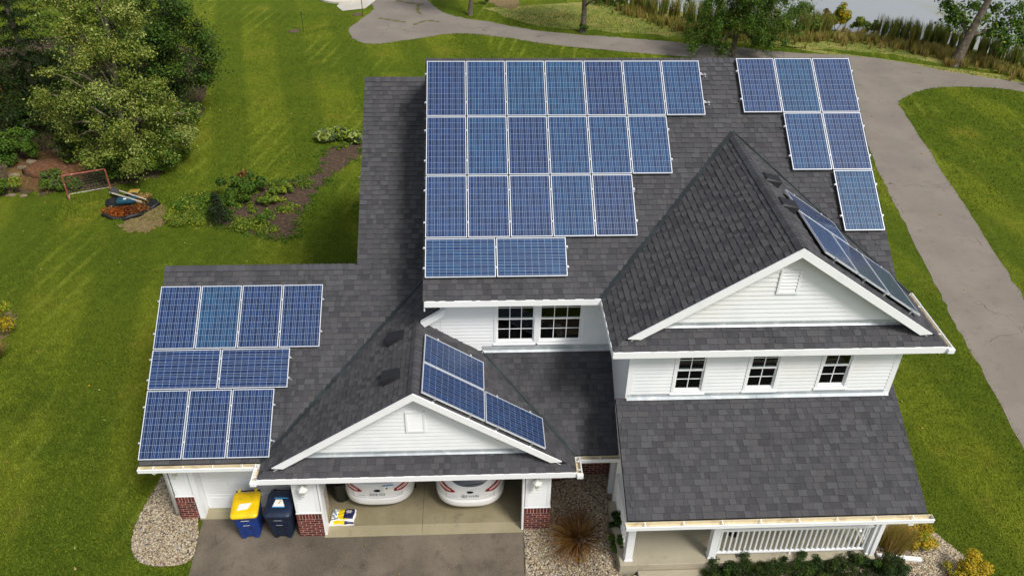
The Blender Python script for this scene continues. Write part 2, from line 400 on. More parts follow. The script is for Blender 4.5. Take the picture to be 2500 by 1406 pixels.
sheet('meadow', ragged(spline(mdw, 3), .12, 2)+shp[::-1], MEAD, .003)
# driveway in front of the garage
drv = [(-5.86, .02), (-3.32, .02), (-3.32, -.3), (2.36, -.3), (2.34, -.72), (2.30, -1.4), (2.22, -3.2), (2.3, -30), (-4.6, -30), (-5.55, -4.5), (-5.75, -2), (-5.83, -.9)]
sheet('driveway', drv, ASPH, .008)
# beds
bedL = spline([(-6.0, .0), (-5.88, -.4), (-5.85, -1.2), (-6.4, -1.38), (-7.02, -1.25), (-7.38, -.8), (-7.5, 0), (-7.3, 1.6), (-6.95, 4), (-6.45, 4.4), (-6.4, 2)], 4, True)
sheet('gravel_bed', bedL, GRAVB, .012)
bedM = [(2.30, -.6), (2.95, -.62), (2.95, .86), (4.75, .86), (4.6, -.3), (4.5, -2.3), (5.0, -2.3), (5.0, -4.4), (2.22, -4.4)]
bedR = spline([(10.5, -2.0), (10.6, -.6), (11.4, .2), (12.2, -.3), (12.75, -1.15), (13.25, -1.95), (13.5, -2.8), (13.2, -4.2), (10, -4.5), (6.55, -4.4), (6.5, -2.35), (8.5, -2.3)], 4, True)
def sstep(a, b, x): t = np.clip((x-a)/(b-a), 0, 1); return t*t*(3-2*t)
def bedz(x, y):
    """the planting beds rise towards the porch"""
    return .36*sstep(2.5, 4.3, x)*(1-sstep(11.3, 13.3, x))*sstep(-4.6, -3.0, y)
def inpoly(P, poly):
    x, y = P[:, 0], P[:, 1]; r = np.zeros(len(P), bool); n = len(poly)
    for i in range(n):
        x0, y0 = poly[i][0], poly[i][1]; x1, y1 = poly[(i+1) % n][0], poly[(i+1) % n][1]
        if y0 == y1: continue
        c = ((y0 > y) != (y1 > y)) & (x < (x1-x0)*(y-y0)/(y1-y0)+x0); r ^= c
    return r
ICO_V = np.array([(0,0,1),(.894,0,.447),(.276,.851,.447),(-.724,.526,.447),(-.724,-.526,.447),(.276,-.851,.447),(.724,.526,-.447),(-.276,.851,-.447),(-.894,0,-.447),(-.276,-.851,-.447),(.724,-.526,-.447),(0,0,-1)])
ICO_F = np.array([(0,1,2),(0,2,3),(0,3,4),(0,4,5),(0,5,1),(1,6,2),(2,7,3),(3,8,4),(4,9,5),(5,10,1),(2,6,7),(3,7,8),(4,8,9),(5,9,10),(1,10,6),(11,7,6),(11,8,7),(11,9,8),(11,10,9),(11,6,10)])
def pebbles(name, poly, dens, label, zone=None, s=(.014, .033)):
    P = np.array(poly)[:, :2]; lo_, hi = P.min(0), P.max(0)
    if zone: lo_ = np.maximum(lo_, zone[0]); hi = np.minimum(hi, zone[1])
    n = int(dens*np.prod(hi-lo_)); Q = rng.uniform(lo_, hi, (n, 2)); Q = Q[inpoly(Q, poly)]; n = len(Q)
    sc = rng.uniform(s[0], s[1], (n, 1))*rng.uniform(.75, 1.35, (n, 3)); sc[:, 2] *= .6
    a = rng.uniform(0, 6.28, n); ca, sa = np.cos(a), np.sin(a)
    v = ICO_V[None]*sc[:, None, :]*(1+rng.normal(0, .08, (n, 12, 1)))
    V = np.stack([v[:, :, 0]*ca[:, None]-v[:, :, 1]*sa[:, None]+Q[:, None, 0], v[:, :, 0]*sa[:, None]+v[:, :, 1]*ca[:, None]+Q[:, None, 1], v[:, :, 2]+.022+rng.uniform(0, .02, (n, 1))+bedz(Q[:, 0], Q[:, 1])[:, None]], 2)
    F = (ICO_F[None]+(np.arange(n)*12)[:, None, None]).reshape(-1, 3)
    mi = np.repeat(rng.choice(5, n, p=[.36, .28, .18, .11, .07]), 20)
    o = npmesh(name, V.reshape(-1, 3), F, PEB, mi, org=(float(P[0, 0]), float(P[0, 1]), 0), smooth=True)
    return tag(o, label, 'gravel', kind='stuff')
def mound(poly):
    P = np.array(poly)[:, :2]; lo_, hi = P.min(0)-.1, P.max(0)+.1; h = .1
    nx, ny = int((hi[0]-lo_[0])/h)+1, int((hi[1]-lo_[1])/h)+1
    X, Y = np.meshgrid(lo_[0]+np.arange(nx)*h, lo_[1]+np.arange(ny)*h)
    V = np.stack([X.ravel(), Y.ravel(), (bedz(X, Y)+.012).ravel()], 1)
    i = (np.arange(ny-1)[:, None]*nx+np.arange(nx-1)[None]).ravel(); F = np.stack([i, i+1, i+nx+1, i+nx], 1)
    C = V[F].mean(1); F = F[inpoly(C, poly)]
    return tag(npmesh('gravel_bed', V, F, GRAVB, org=(float(P[0, 0]), float(P[0, 1]), 0), smooth=True), kind='structure')
mound(bedM); mound(bedR)
pebbles('gravel', bedL, 2100, 'pale river gravel beside the left garage corner')
pebbles('gravel', bedM, 2100, 'pale river gravel between the driveway and the porch', zone=((2, -3.4), (5.2, 1)))
pebbles('gravel', bedR, 1900, 'pale river gravel round the yellow shrubs right of the porch', zone=((6, -3.6), (14, 1)))
# garden bed, mulch, clippings
gard = spline([G(*p)[:2] for p in ((880, 345), (884, 372), (800, 440), (765, 480), (733, 530), (722, 572), (685, 584), (610, 572), (540, 548), (545, 500), (600, 455), (690, 445), (770, 425), (795, 370))], 4, True)
sheet('garden_soil', ragged(gard, .06), SOIL, .016)
sheet('bark_mulch', *[ragged(x_, .08) for x_ in [spline([G(*p)[:2] for p in ((20, 425), (60, 385), (150, 365), (215, 380), (225, 420), (180, 452), (100, 470), (40, 455))], 4, True)]], MULCH, .014)
sheet('dry_clippings', *[ragged(x_, .09) for x_ in [spline([G(*p)[:2] for p in ((295, 560), (345, 520), (395, 500), (412, 520), (400, 548), (350, 568))], 4, True)]], STRAW, .014)
sheet('dry_clippings', *[ragged(x_, .09) for x_ in [spline([G(*p)[:2] for p in ((1180, -20), (1200, 8), (1240, 24), (1265, 14), (1260, -10), (1220, -25))], 4, True)]], STRAW, .014)
sheet('dry_clippings', *[ragged(x_, .09) for x_ in [spline([(-15, 6.0), (-14.4, 6.7), (-14.15, 7.6), (-14.3, 8.6), (-15, 9.0), (-16, 7.6)], 4, True)]], STRAW, .014)

# ------------------------------------------------------------------ THE HOUSE
HOUSE = thing('house', (2.2, 4, 0), 'white two-storey house with dark grey shingle roofs and attached garage', 'house')
EX = .1435                               # shingle exposure
def tabs(regs, v_end=None):
    """laminated shingle tabs covering the convex regions: (clipped polygon, course start, thickness, shade)"""
    us = [p[0] for r in regs for p in r]; vs = [p[1] for r in regs for p in r]; u0, u1, v0, v1 = min(us), max(us), min(vs), max(vs)
    k = 0; out = []
    while v0+k*EX < v1:
        va = v0+k*EX; u = u0-rnd.random()*.3; hi = rnd.random() < .5; drift = rnd.choice((0, 0, 0, 1))
        while u < u1:
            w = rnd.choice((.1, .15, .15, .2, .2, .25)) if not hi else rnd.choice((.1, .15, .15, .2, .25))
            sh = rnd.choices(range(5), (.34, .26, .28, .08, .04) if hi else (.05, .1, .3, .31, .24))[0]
            rect = [(u+.002, va), (u+w-.002, va), (u+w-.002, va+EX+.003), (u+.002, va+EX+.003)]
            for r in regs:
                p = clip_convex(rect, r)
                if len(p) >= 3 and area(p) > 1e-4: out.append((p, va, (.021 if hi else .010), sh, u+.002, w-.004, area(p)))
            u += w; hi = not hi if rnd.random() < .93 else hi
        k += 1
    return out
def slope(O, ud, vd, regs, label=None, singles=0):
    O, ud, vd = Vector(O), Vector(ud).normalized(), Vector(vd).normalized(); n = ud.cross(vd)
    if n.z < 0: n = -n
    flip = ud.cross(vd).dot(n) < 0
    pt = lambda u, v, h: O+ud*u+vd*v+n*h
    mb = MB()
    for r in regs: mb.prism([pt(u, v, -.004) for u, v in r], -n*.11)
    deck = mb.build('roof_slope', [DECK], HOUSE)
    if label: deck['label'] = label
    T = tabs(regs); solo = []
    if singles:
        solo = [t for t in T if t[6] > .99*(t[5]*(EX+.003))]; solo = sorted(solo, key=lambda t: t[1])[:singles]
        ids = set(id(t) for t in solo); T = [t for t in T if id(t) not in ids]
    mb = MB()
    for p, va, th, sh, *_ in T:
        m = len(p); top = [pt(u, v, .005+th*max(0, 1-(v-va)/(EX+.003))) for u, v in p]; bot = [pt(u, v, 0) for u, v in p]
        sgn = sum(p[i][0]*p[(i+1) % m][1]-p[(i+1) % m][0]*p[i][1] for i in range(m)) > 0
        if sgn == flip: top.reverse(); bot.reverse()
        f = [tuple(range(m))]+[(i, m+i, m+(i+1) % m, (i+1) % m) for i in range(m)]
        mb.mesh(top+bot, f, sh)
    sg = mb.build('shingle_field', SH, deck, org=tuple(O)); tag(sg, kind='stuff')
    cache = {}
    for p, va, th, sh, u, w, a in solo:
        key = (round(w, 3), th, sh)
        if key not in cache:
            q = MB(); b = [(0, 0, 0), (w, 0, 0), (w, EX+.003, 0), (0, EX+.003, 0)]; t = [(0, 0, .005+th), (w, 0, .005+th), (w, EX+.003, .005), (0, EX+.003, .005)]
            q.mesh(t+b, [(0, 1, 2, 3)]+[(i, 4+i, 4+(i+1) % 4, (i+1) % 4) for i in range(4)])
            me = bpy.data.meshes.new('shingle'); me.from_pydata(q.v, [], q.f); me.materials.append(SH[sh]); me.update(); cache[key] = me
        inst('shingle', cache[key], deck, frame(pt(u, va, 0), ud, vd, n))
    return deck
# eave lines and pitches, metres
ML, EL = .654, (-.401, 2.471)            # lower roof: pitch, eave y and z
MM, EM = .661, (1.289, 5.832)            # main roof
cs = lambda m: (1/math.hypot(1, m), m/math.hypot(1, m))
cL, sL = cs(ML); cM, sM = cs(MM)
VTOP, VMID, VR = 10.77, 5.016, 6.70
XS, XLL, XML, XMR = -1.891, -6.749, -.06, 11.16
WY = 1.80                                # second-storey front wall
# lower roof
mg, XG, WG, GE, GF = .662, -.232, 3.68, -.931, -.77
kv = mg/sL
slope((0, EL[0], EL[1]), (1, 0, 0), (0, cL, sL), [
    [(XLL, 0), (XG-WG, 0), (XG-WG+VMID/kv, VMID), (XLL, VMID)],
    [(XS, VMID), (.32, VMID), (.32, VTOP), (XS, VTOP)]], 'shingled lower roof slope over the left garage bay')
vw = (WY-EL[0])/cL
slope((0, EL[0], EL[1]), (1, 0, 0), (0, cL, sL), [[(XG+WG, 0), (4.53, 0), (4.53, vw), (XG+WG-vw/kv, vw)]], 'shaded shingled roof slope between garage gable and tall wing')
# main roof
mr, XR, WR, RE, RF = .671, 7.732, 3.652, -.632, -.42
km = mr/sM; vri = km*WR
slope((0, EM[0], EM[1]), (1, 0, 0), (0, cM, sM), [
    [(XML, 0), (XR-WR, 0), (XR, vri), (XR, VR), (XML, VR)],
    [(XR, vri), (XMR, km*(XR+WR-XMR)), (XMR, VR), (XR, VR)]], 'shingled front slope of the main roof')
# gables: u along y, v up the slope
def gable(xr, wr, m, ze, side, pts, label):
    c, s = cs(m)
    return slope((xr+side*wr, 0, ze), (0, 1, 0), (-side*c, 0, s), [[(y, a/c) for y, a in P] for P in pts], label)
dR = RF-RE; kR = mr/MM
RP = [[(RF, 0), (EM[0], 0), (EM[0]+WR*kR, WR), (RF, WR)], [(RE, 0), (RF, 0), (RF, dR)]]
gable(XR, WR, mr, EM[1], -1, RP, 'left slope of the tall front gable roof')
gable(XR, WR, mr, EM[1], 1, RP, 'right slope of the tall front gable roof')
kG = mg/ML; dG = GF-GE; yv = EL[0]+WG*kG
gable(XG, WG, mg, EL[1], -1, [[(GF, 0), (EL[0], 0), (yv, WG), (GF, WG)], [(GE, 0), (GF, 0), (GF, dG)], [(WY, WG), (yv, WG), (yv+.55*kG, WG+.55), (WY, WG+.55)]], 'left slope of the garage gable roof')
ar = WG-(3.68-(WY-EL[0])/kG)
gable(XG, WG, mg, EL[1], 1, [[(GF, 0), (EL[0], 0), (WY, (WY-EL[0])/kG), (WY, WG), (GF, WG)], [(GE, 0), (GF, 0), (GF, dG)]], 'right slope of the garage gable roof')
# pent roofs under the two gables
GWY, RWY = -.50, -.17
c6, s6 = cs(.667)
for (x0, x1, ye, ze, yw, lb) in ((XG-WG, XG+WG, GE, EL[1], GWY, 'pent roof strip above the open garage door'), (XR-WR, XR+WR, RE, EM[1], RWY, 'pent roof strip above the three upper windows')):
    d = yw-ye; slope((0, ye, ze), (1, 0, 0), (0, c6, s6), [[(x0, 0), (x1, 0), (x1-d*.99, d/c6), (x0+d*.99, d/c6)]], lb)
# porch roof
PE, PZ, PX0, PX1, PWY, PWZ = -2.771, 2.978, 4.317, 10.839, -.30, 4.20
mp = (PWZ-PZ)/(PWY-PE); cP, sP = cs(mp); vP = (PWY-PE)/cP
slope((0, PE, PZ), (1, 0, 0), (0, cP, sP), [[(PX0, 0), (PX1, 0), (PX1, vP), (PX0, vP)], [(10.66, vP), (PX1, vP), (PX1, vP+.42), (10.66, vP+.42)]], 'shingled porch roof slope', singles=300)
# rear slopes, out of sight from the front
mb = MB(); yr = EM[0]+VR*cM; zr_ = EM[1]+VR*sM; n_ = .1
mb.prism([(XML, yr, zr_), (XMR, yr, zr_), (XMR, 2*yr-EM[0], EM[1]), (XML, 2*yr-EM[0], EM[1])], (0, 0, -.12))
mb.build('roof_slope', SH[2], HOUSE)
mb = MB(); y2 = EL[0]+VTOP*cL; z2 = EL[1]+VTOP*sL
mb.prism([(XS, y2, z2), (.32, y2, z2), (.32, y2+5.5, z2-5.5*ML), (XS, y2+5.5, z2-5.5*ML)], (0, 0, -.12)); mb.build('roof_slope', SH[2], HOUSE)
mb = MB(); y3 = EL[0]+VMID*cL; z3 = EL[1]+VMID*sL
mb.prism([(XLL, y3, z3), (XS, y3, z3), (XS, y3+4.2, z3-4.2*ML), (XLL, y3+4.2, z3-4.2*ML)], (0, 0, -.12)); mb.build('roof_slope', SH[2], HOUSE)
# ridge caps: bent shingles, one by one
def ridge(a, b, m1, m2, w=.155):
    a, b = Vector(a), Vector(b); L = (b-a).length; d = (b-a)/L; side = d.cross(Vector((0, 0, 1))).normalized()
    me = bpy.data.meshes.new('ridge_shingle'); E = .145; c1 = math.hypot(1, m1); c2 = math.hypot(1, m2); V = []
    for y, h in ((0, .034), (E+.03, .016)):
        for hh in (h, h-.012):
            V += [(-w/c1, y, -w/c1*m1+hh), (-.03, y, -.03*m1*.6+hh), (.03, y, -.03*m2*.6+hh), (w/c2, y, -w/c2*m2+hh)]
    F = []
    for i in range(3): F += [(i, i+1, i+9, i+8), (i, i+4, i+5, i+1)]
    F += [(0, 8, 12, 4), (3, 7, 15, 11), (4, 12, 13, 5), (5, 13, 14, 6), (6, 14, 15, 7)]
    me.from_pydata(V, [], F); me.materials.append(RIDGE); me.update()
    me2 = me.copy(); me2.materials[0] = SH[3]; me3 = me.copy(); me3.materials[0] = SH[2]
    for k in range(int(L/E)):
        inst('ridge_shingle', rnd.choice((me, me, me2, me3)), HOUSE, frame(a+d*(k*E), side, d, Vector((0, 0, 1))))
ridge((XLL, y3, z3+.01), (XS, y3, z3+.01), ML, ML)
ridge((XS, y2, z2+.01), (XML, y2, z2+.01), ML, ML)
ridge((XML, yr, zr_+.01), (XMR, yr, zr_+.01), MM, MM)
ridge((XR, RF, EM[1]+mr*WR+.012), (XR, EM[0]+WR*kR-.05, EM[1]+mr*WR+.012), mr, mr)
ridge((XG, GF, EL[1]+mg*WG+.012), (XG, WY-.03, EL[1]+mg*WG+.012), mg, mg)
# valleys
def valley(a, b, w=.075):
    a, b = Vector(a), Vector(b); d = (b-a).normalized(); s = d.cross(Vector((0, 0, 1))).normalized(); up_ = s.cross(d)
    mb = MB(); mb.obox(a-s*w+up_*.012, b-a, s*w*2, up_*.014); mb.obox(a-s*.012+up_*.026, b-a, s*.024, up_*.018); mb.build('valley_flashing', VALLEY, HOUSE)
zg = lambda x: EL[1]+mg*(WG-abs(x-XG))
valley((XG-WG, EL[0], EL[1]+.02), (XG-WG+4.2, EL[0]+4.2*kG, EL[1]+4.2*mg+.02))
valley((XG+WG, EL[0], EL[1]+.02), (XG+WG-(WY-EL[0])/kG, WY, EL[1]+(WY-EL[0])/kG*mg+.02))
valley((XR-WR, EM[0], EM[1]+.02), (XR, EM[0]+WR*kR, EM[1]+WR*mr+.02))
valley((XR+WR, EM[0], EM[1]+.02), (XR, EM[0]+WR*kR, EM[1]+WR*mr+.02))

# ---- fascias, rakes, gutters
def board(a, b, drop, thick, name='fascia_board', up_=Vector((0, 0, 1)), out=None, m=TRIM):
    """board hanging from the line a-b"""
    a, b = Vector(a), Vector(b); d = (b-a).normalized(); out = Vector(out) if out else d.cross(Vector((0, 0, 1))).normalized()
    mb = MB(); mb.obox(a, b-a, out*thick, -up_*drop, 0); return mb.build(name, m, HOUSE)
board((XML+.03, EM[0]+.01, EM[1]+.02), (XR-WR+.02, EM[0]+.01, EM[1]+.02), .15, .045, out=(0, -1, 0))
board((XR-WR-.01, RE+.01, EM[1]+.015), (XR+WR+.02, RE+.01, EM[1]+.015), .16, .045, out=(0, -1, 0))
board((XR-WR+.005, EM[0]-.035, EM[1]+.005), (XR-WR+.005, RE+.01, EM[1]+.005), .15, .03, out=(-1, 0, 0))
board((XG-WG-.01, GE+.01, EL[1]+.015), (XG+WG+.01, GE+.01, EL[1]+.015), .15, .045, out=(0, -1, 0))
def under(x, inward, y0, z0, y1, z1, w=.15):
    board((x, y0, z0-.135), (x, y1, z1-.135), w, .03, 'rake_board', out=(inward, 0, 0))
under(XML+.012, 1, EM[0]+.02, EM[1], yr, zr_); under(XMR-.012, -1, EM[0]+.25, EM[1]+.16, yr, zr_)
under(XLL+.012, 1, EL[0]+.01, EL[1], y3, z3); under(XS+.012, 1, y3+.02, z3, y2, z2)
under(PX0+.012, 1, PE+.01, PZ, PWY, PWZ); under(PX1-.012, -1, PE+.01, PZ, PWY, PWZ)
def rakes(xr, wr, m, ze, yf, d0, w=.17):
    for s in (-1, 1):
        a = Vector((xr+s*(wr-d0*1.02), yf-.012, ze+m*d0*1.02+.012)); b = Vector((xr, yf-.012, ze+m*wr+.012)); dr = (b-a).normalized()
        nn = Vector((0, 1, 0)).cross(dr); nn = nn if nn.z > 0 else -nn
        mb = MB(); h = w/abs(nn.z)
        poly = [a, b, b-Vector((0, 0, h)), a-Vector((0, 0, .02))+Vector((-s*(h-.02)/m, 0, 0))]
        mb.prism(poly, (0, -.035, 0)); mb.build('rake_board', TRIM, HOUSE)
        mb = MB(); q = 0.25
        mb.prism([a+Vector((0, .0, -.13)), b+Vector((0, 0, -.13)), b+Vector((0, .32, -.13)), a+Vector((0, .32, -.13))], (0, 0, -.015)); mb.build('soffit', SOFFIT, HOUSE)
rakes(XR, WR, mr, EM[1], RF, dR+.1); rakes(XG, WG, mg, EL[1], GF, dG+.17, .16)
# rake board of the roof that tucks in under the main eave
a = Vector((XG+.06, WY-.05, EL[1]+mg*WG+.05)); b = a+Vector((.60, 0, .60*mg))
mb = MB(); mb.prism([a, b, b-Vector((0, 0, .17)), a+Vector((.1, 0, -.13))], (0, -.12, 0)); mb.build('rake_board', TRIM, HOUSE)
# flashings
def flash(x0, x1, yw, z, h, run, m):
    mb = MB(); c, s = cs(m)
    mb.obox((x0, yw-.022, z), (x1-x0, 0, 0), (0, .012, 0), (0, 0, h)); mb.obox((x0, yw-.022, z+.012), (x1-x0, 0, 0), (0, -run*c, -run*s), (0, -s*.006, c*.006))
    for k in range(1, int((x1-x0)/1.5)+1): mb.obox((x0+k*1.5, yw-.026, z+.016), (.03, 0, 0), (0, -run*c, -run*s), (0, -s*.008, c*.008))
    mb.build('wall_flashing', METAL, HOUSE)
zG_, zR_, zM_, zP_ = EL[1]+.667*(GWY-GE)+.03, EM[1]+.667*(RWY-RE)+.03, EL[1]+ML*(WY-EL[0])+.03, PWZ+.03
flash(XG-WG+.75, XG+WG-.75, GWY, zG_, .09, .05, .667); flash(XR-WR+.75, XR+WR-.75, RWY, zR_, .09, .05, .667)
flash(1.30, 4.53, WY, zM_, .16, .06, ML); flash(4.55, 10.64, PWY, zP_, .1, .08, mp)
def gutter(a, b, out, w=.125, h=.10, step=.62, open_=True):
    """open trough with straps: house > gutter > gutter_strap"""
    a, b, o = Vector(a), Vector(b), Vector(out); d = b-a; z = Vector((0, 0, 1)); mb = MB(); L = d.length; t = .006
    mb.obox(a-z*h, d, o*w, z*t, 0); mb.obox(a-z*h, d, o*t, z*h, 1)
    mb.obox(a-z*(h-t)+o*(w-t), d, o*t, z*(h+.004), 0); mb.obox(a-z*.012+o*(w-.02), d, o*.028, z*.018, 0)
    mb.obox(a-z*(h-t)+o*t+d*.001, d*.998, o*(w-2*t), z*.003, 1)
    e = d.normalized()
    for q in (a-e*.004, b-e*.002): mb.obox(q-z*(h-.001), e*.006, o*(w-.001), z*(h-.002), 0)
    g = mb.build('gutter', [TRIM, GUT_IN], HOUSE)
    k = max(1, int(L/step))
    for i in range(k):
        p = a+d*((i+.5)/k)-z*.016+o*.004-e*.012
        s = MB(); s.obox(p, e*.024, o*(w-.02), z*.006); s.obox(p+o*(w*.55)-z*.012, e*.03, o*.05, z*.012); s.build('gutter_strap', TRIM, g)
    return g
gz = .035
gutter((XLL, EL[0]-.02, EL[1]-gz+.02), (XG-WG-.10, EL[0]-.02, EL[1]-gz+.02), (0, -1, 0))
gutter((XG-WG-.02, EL[0]-.03, EL[1]-gz+.02), (XG-WG-.02, GE-.02, EL[1]-gz+.02), (-1, 0, 0), step=.25)
gutter((XG+WG+.10, EL[0]-.02, EL[1]-gz+.02), (4.60, EL[0]-.02, EL[1]-gz+.02), (0, -1, 0))
gutter((XG+WG+.02, EL[0]-.03, EL[1]-gz+.02), (XG+WG+.02, GE-.02, EL[1]-gz+.02), (1, 0, 0), step=.25)
gutter((PX0-.05, PE-.02, PZ-gz+.015), (PX1+.09, PE-.02, PZ-gz+.015), (0, -1, 0), w=.15, step=.75)
gutter((XR+WR+.02, EM[0]+.1, EM[1]-gz+.02), (XR+WR+.02, RE-.03, EM[1]-gz+.02), (1, 0, 0), w=.11, step=.7)
# gutter end boxes
for x, y, z in ((XG-WG-.09, GE-.055, EL[1]-.06), (XG+WG+.09, GE-.055, EL[1]-.06), (XR+WR+.07, RE-.05, EM[1]-.06)):
    mb = MB(); mb.box((x-.075, y-.045, z-.065), (x+.075, y+.05, z+.055)); mb.build('gutter_end', TRIM, HOUSE, bevel=.012)
# downspout outlets and leaders
mb = MB(); mb.tube([(XLL+.32, EL[0]-.09, EL[1]-.12), (XLL+.32, EL[0]-.05, EL[1]-.22), (XLL+.32, -.02, EL[1]-.45), (XLL+.32, .0, .3)], .045, 8); mb.build('downspout', TRIM, HOUSE, smooth=True)
mb = MB(); mb.box((10.42, PE-.13, PZ-.24), (10.54, PE-.03, PZ-.12)); mb.obox((10.43, PE-.12, PZ-.24), (.1, 0, 0), (0, .08, 0), (0, .62, -.42)); mb.obox((10.43, -2.14, 2.3), (.1, 0, 0), (0, .07, 0), (0, 0, -1.7)); mb.build('downspout', TRIM, HOUSE)
p = Vector(G(2142, 1362, .42)); q = Vector(G(2250, 1372, .38))
mb = MB(); mb.obox(p, q-p, (0, .1, 0), (0, 0, .08)); mb.build('downspout_extension', TRIM, HOUSE, bevel=.01)

# ---- walls
def YP(u, v, y):
    d = FW + RT*((u-1250)/CAM['f']) + UP*((703-v)/CAM['f']); t = (y-CAM['pos'][1])/d.y
    return CAM['pos'][0]+d.x*t, CAM['pos'][2]+d.z*t
def wall(poly, thick, holes=(), O=(0, 0, 0), u=(1, 0, 0), n=(0, -1, 0), siding=True, m=WHITE, E=.102, zlo=None):
    """vertical wall in the plane through O; poly convex in (u, z); holes rectangles; the siding boards are its children"""
    O, u, n = Vector(O), Vector(u), Vector(n); P = lambda a, z, h: O+u*a+Vector((0, 0, z))+n*h
    mb = MB()
    if not holes: mb.prism([P(a, z, 0) for a, z in poly], -n*thick)
    else:
        xs = sorted({a for a, z in poly} | {h[0] for h in holes} | {h[1] for h in holes}); zs = sorted({z for a, z in poly} | {h[2] for h in holes} | {h[3] for h in holes})
        for i in range(len(xs)-1):
            for j in range(len(zs)-1):
                cx, cz = (xs[i]+xs[i+1])/2, (zs[j]+zs[j+1])/2
                if any(h[0] < cx < h[1] and h[2] < cz < h[3] for h in holes): continue
                mb.prism([P(xs[i], zs[j], 0), P(xs[i+1], zs[j], 0), P(xs[i+1], zs[j+1], 0), P(xs[i], zs[j+1], 0)], -n*thick)
    w = mb.build('wall', m, HOUSE)
    if not siding: return w
    z0 = min(z for a, z in poly) if zlo is None else zlo; z1 = max(z for a, z in poly); a0 = min(a for a, z in poly); a1 = max(a for a, z in poly)
    k = 0
    while z0+k*E < z1-.005:
        za, zb = z0+k*E, min(z0+(k+1)*E, z1); cuts = sorted({za, zb} | {c for h in holes for c in h[2:4] if za < c < zb})
        for s0, s1 in zip(cuts[:-1], cuts[1:]):
            iv = [(a0, a1)]
            for h in holes:
                if h[2] < (s0+s1)/2 < h[3]:
                    nv = []
                    for p_, q_ in iv:
                        if h[0] > p_: nv.append((p_, min(q_, h[0])))
                        if h[1] < q_: nv.append((max(p_, h[1]), q_))
                    iv = nv
            for p_, q_ in iv:
                if q_-p_ < .01: continue
                r = clip_convex([(p_, s0), (q_, s0), (q_, s1), (p_, s1)], poly)
                if len(r) < 3 or area(r) < 5e-4: continue
                mb = MB(); N = len(r); hh = lambda z: .003+.02*(1-(z-za)/E)
                t = [P(a, z, hh(z)) for a, z in r]; bq = [P(a, z, .0005) for a, z in r]
                nn = (t[1]-t[0]).cross(t[2]-t[0])
                if nn.dot(n) < 0: t.reverse(); bq.reverse()
                mb.mesh(t+bq, [tuple(range(N))]+[(i, N+i, N+(i+1) % N, (i+1) % N) for i in range(N)]); mb.build('siding_board', m, w)
        k += 1
    return w
def window(x0, x1, z0, z1, y, cols, rows, cas=.065, label=None):
    """sash window filling the opening x0..x1, z0..z1 of a wall in the plane y: window > sash, muntin, pane, sill"""
    mb = MB(); f = y-.03; bk = y+.10
    for a, b in (((x0, f, z0), (x0+cas, bk, z1)), ((x1-cas, f, z0), (x1, bk, z1)), ((x0+cas, f, z1-cas), (x1-cas, bk, z1)), ((x0+cas, f, z0), (x1-cas, bk, z0+cas))): mb.box(a, b)
    w = mb.build('window', TRIM, HOUSE)
    mb = MB(); mb.box((x0-.02, y-.055, z0-.03), (x1+.02, y-.002, z0+.0)); mb.build('sill', TRIM, w)
    a, b, c, d = x0+cas, x1-cas, z0+cas, z1-cas; mid = c+(d-c)*.5; st = .035
    for (s0, s1, yo) in ((c, mid+.02, y+.03), (mid-.02, d, y+.0)):
        mb = MB()
        for p_, q_ in (((a, yo, s0), (a+st, yo+.03, s1)), ((b-st, yo, s0), (b, yo+.03, s1)), ((a+st, yo, s0), (b-st, yo+.03, s0+st)), ((a+st, yo, s1-st), (b-st, yo+.03, s1))): mb.box(p_, q_)
        mb.build('sash', TRIM, w)
        A_, B_, C_, D_ = a+st, b-st, s0+st, s1-st; mt = .018
        for i in range(1, cols): x = A_+(B_-A_)*i/cols; m_ = MB(); m_.box((x-mt/2, yo+.006, C_), (x+mt/2, yo+.026, D_)); m_.build('muntin', TRIM, w)
        for j in range(1, rows): z = C_+(D_-C_)*j/rows; m_ = MB(); m_.box((A_, yo+.008, z-mt/2), (B_, yo+.024, z+mt/2)); m_.build('muntin', TRIM, w)
        for i in range(cols):
            for j in range(rows):
                m_ = MB(); m_.box((A_+(B_-A_)*i/cols+mt/2, yo+.013, C_+(D_-C_)*j/rows+mt/2), (A_+(B_-A_)*(i+1)/cols-mt/2, yo+.018, C_+(D_-C_)*(j+1)/rows-mt/2)); m_.build('pane', GLASS, w)
    return w
# second-storey wall over the garage roof
xa, zb_ = YP(1206, 838, WY); xb, _ = YP(1421.6, 832, WY); zb_ += .0
xm = (YP(1304, 800, WY)[0]+YP(1317, 800, WY)[0])/2; zt = 5.66
wall([(.30, 3.5), (4.53, 3.5), (4.53, 5.72), (.30, 5.72)], .14, [(xa, xb, zb_, zt)], (0, WY, 0), zlo=3.55)
wall([(-.12, 4.0), (.298, 4.0), (.298, 5.13), (-.12, 4.83)], .1, (), (0, WY+.01, 0), zlo=3.55+.102*5)
window(xa, xm, zb_, zt, WY, 3, 2); window(xm, xb, zb_, zt, WY, 3, 2)
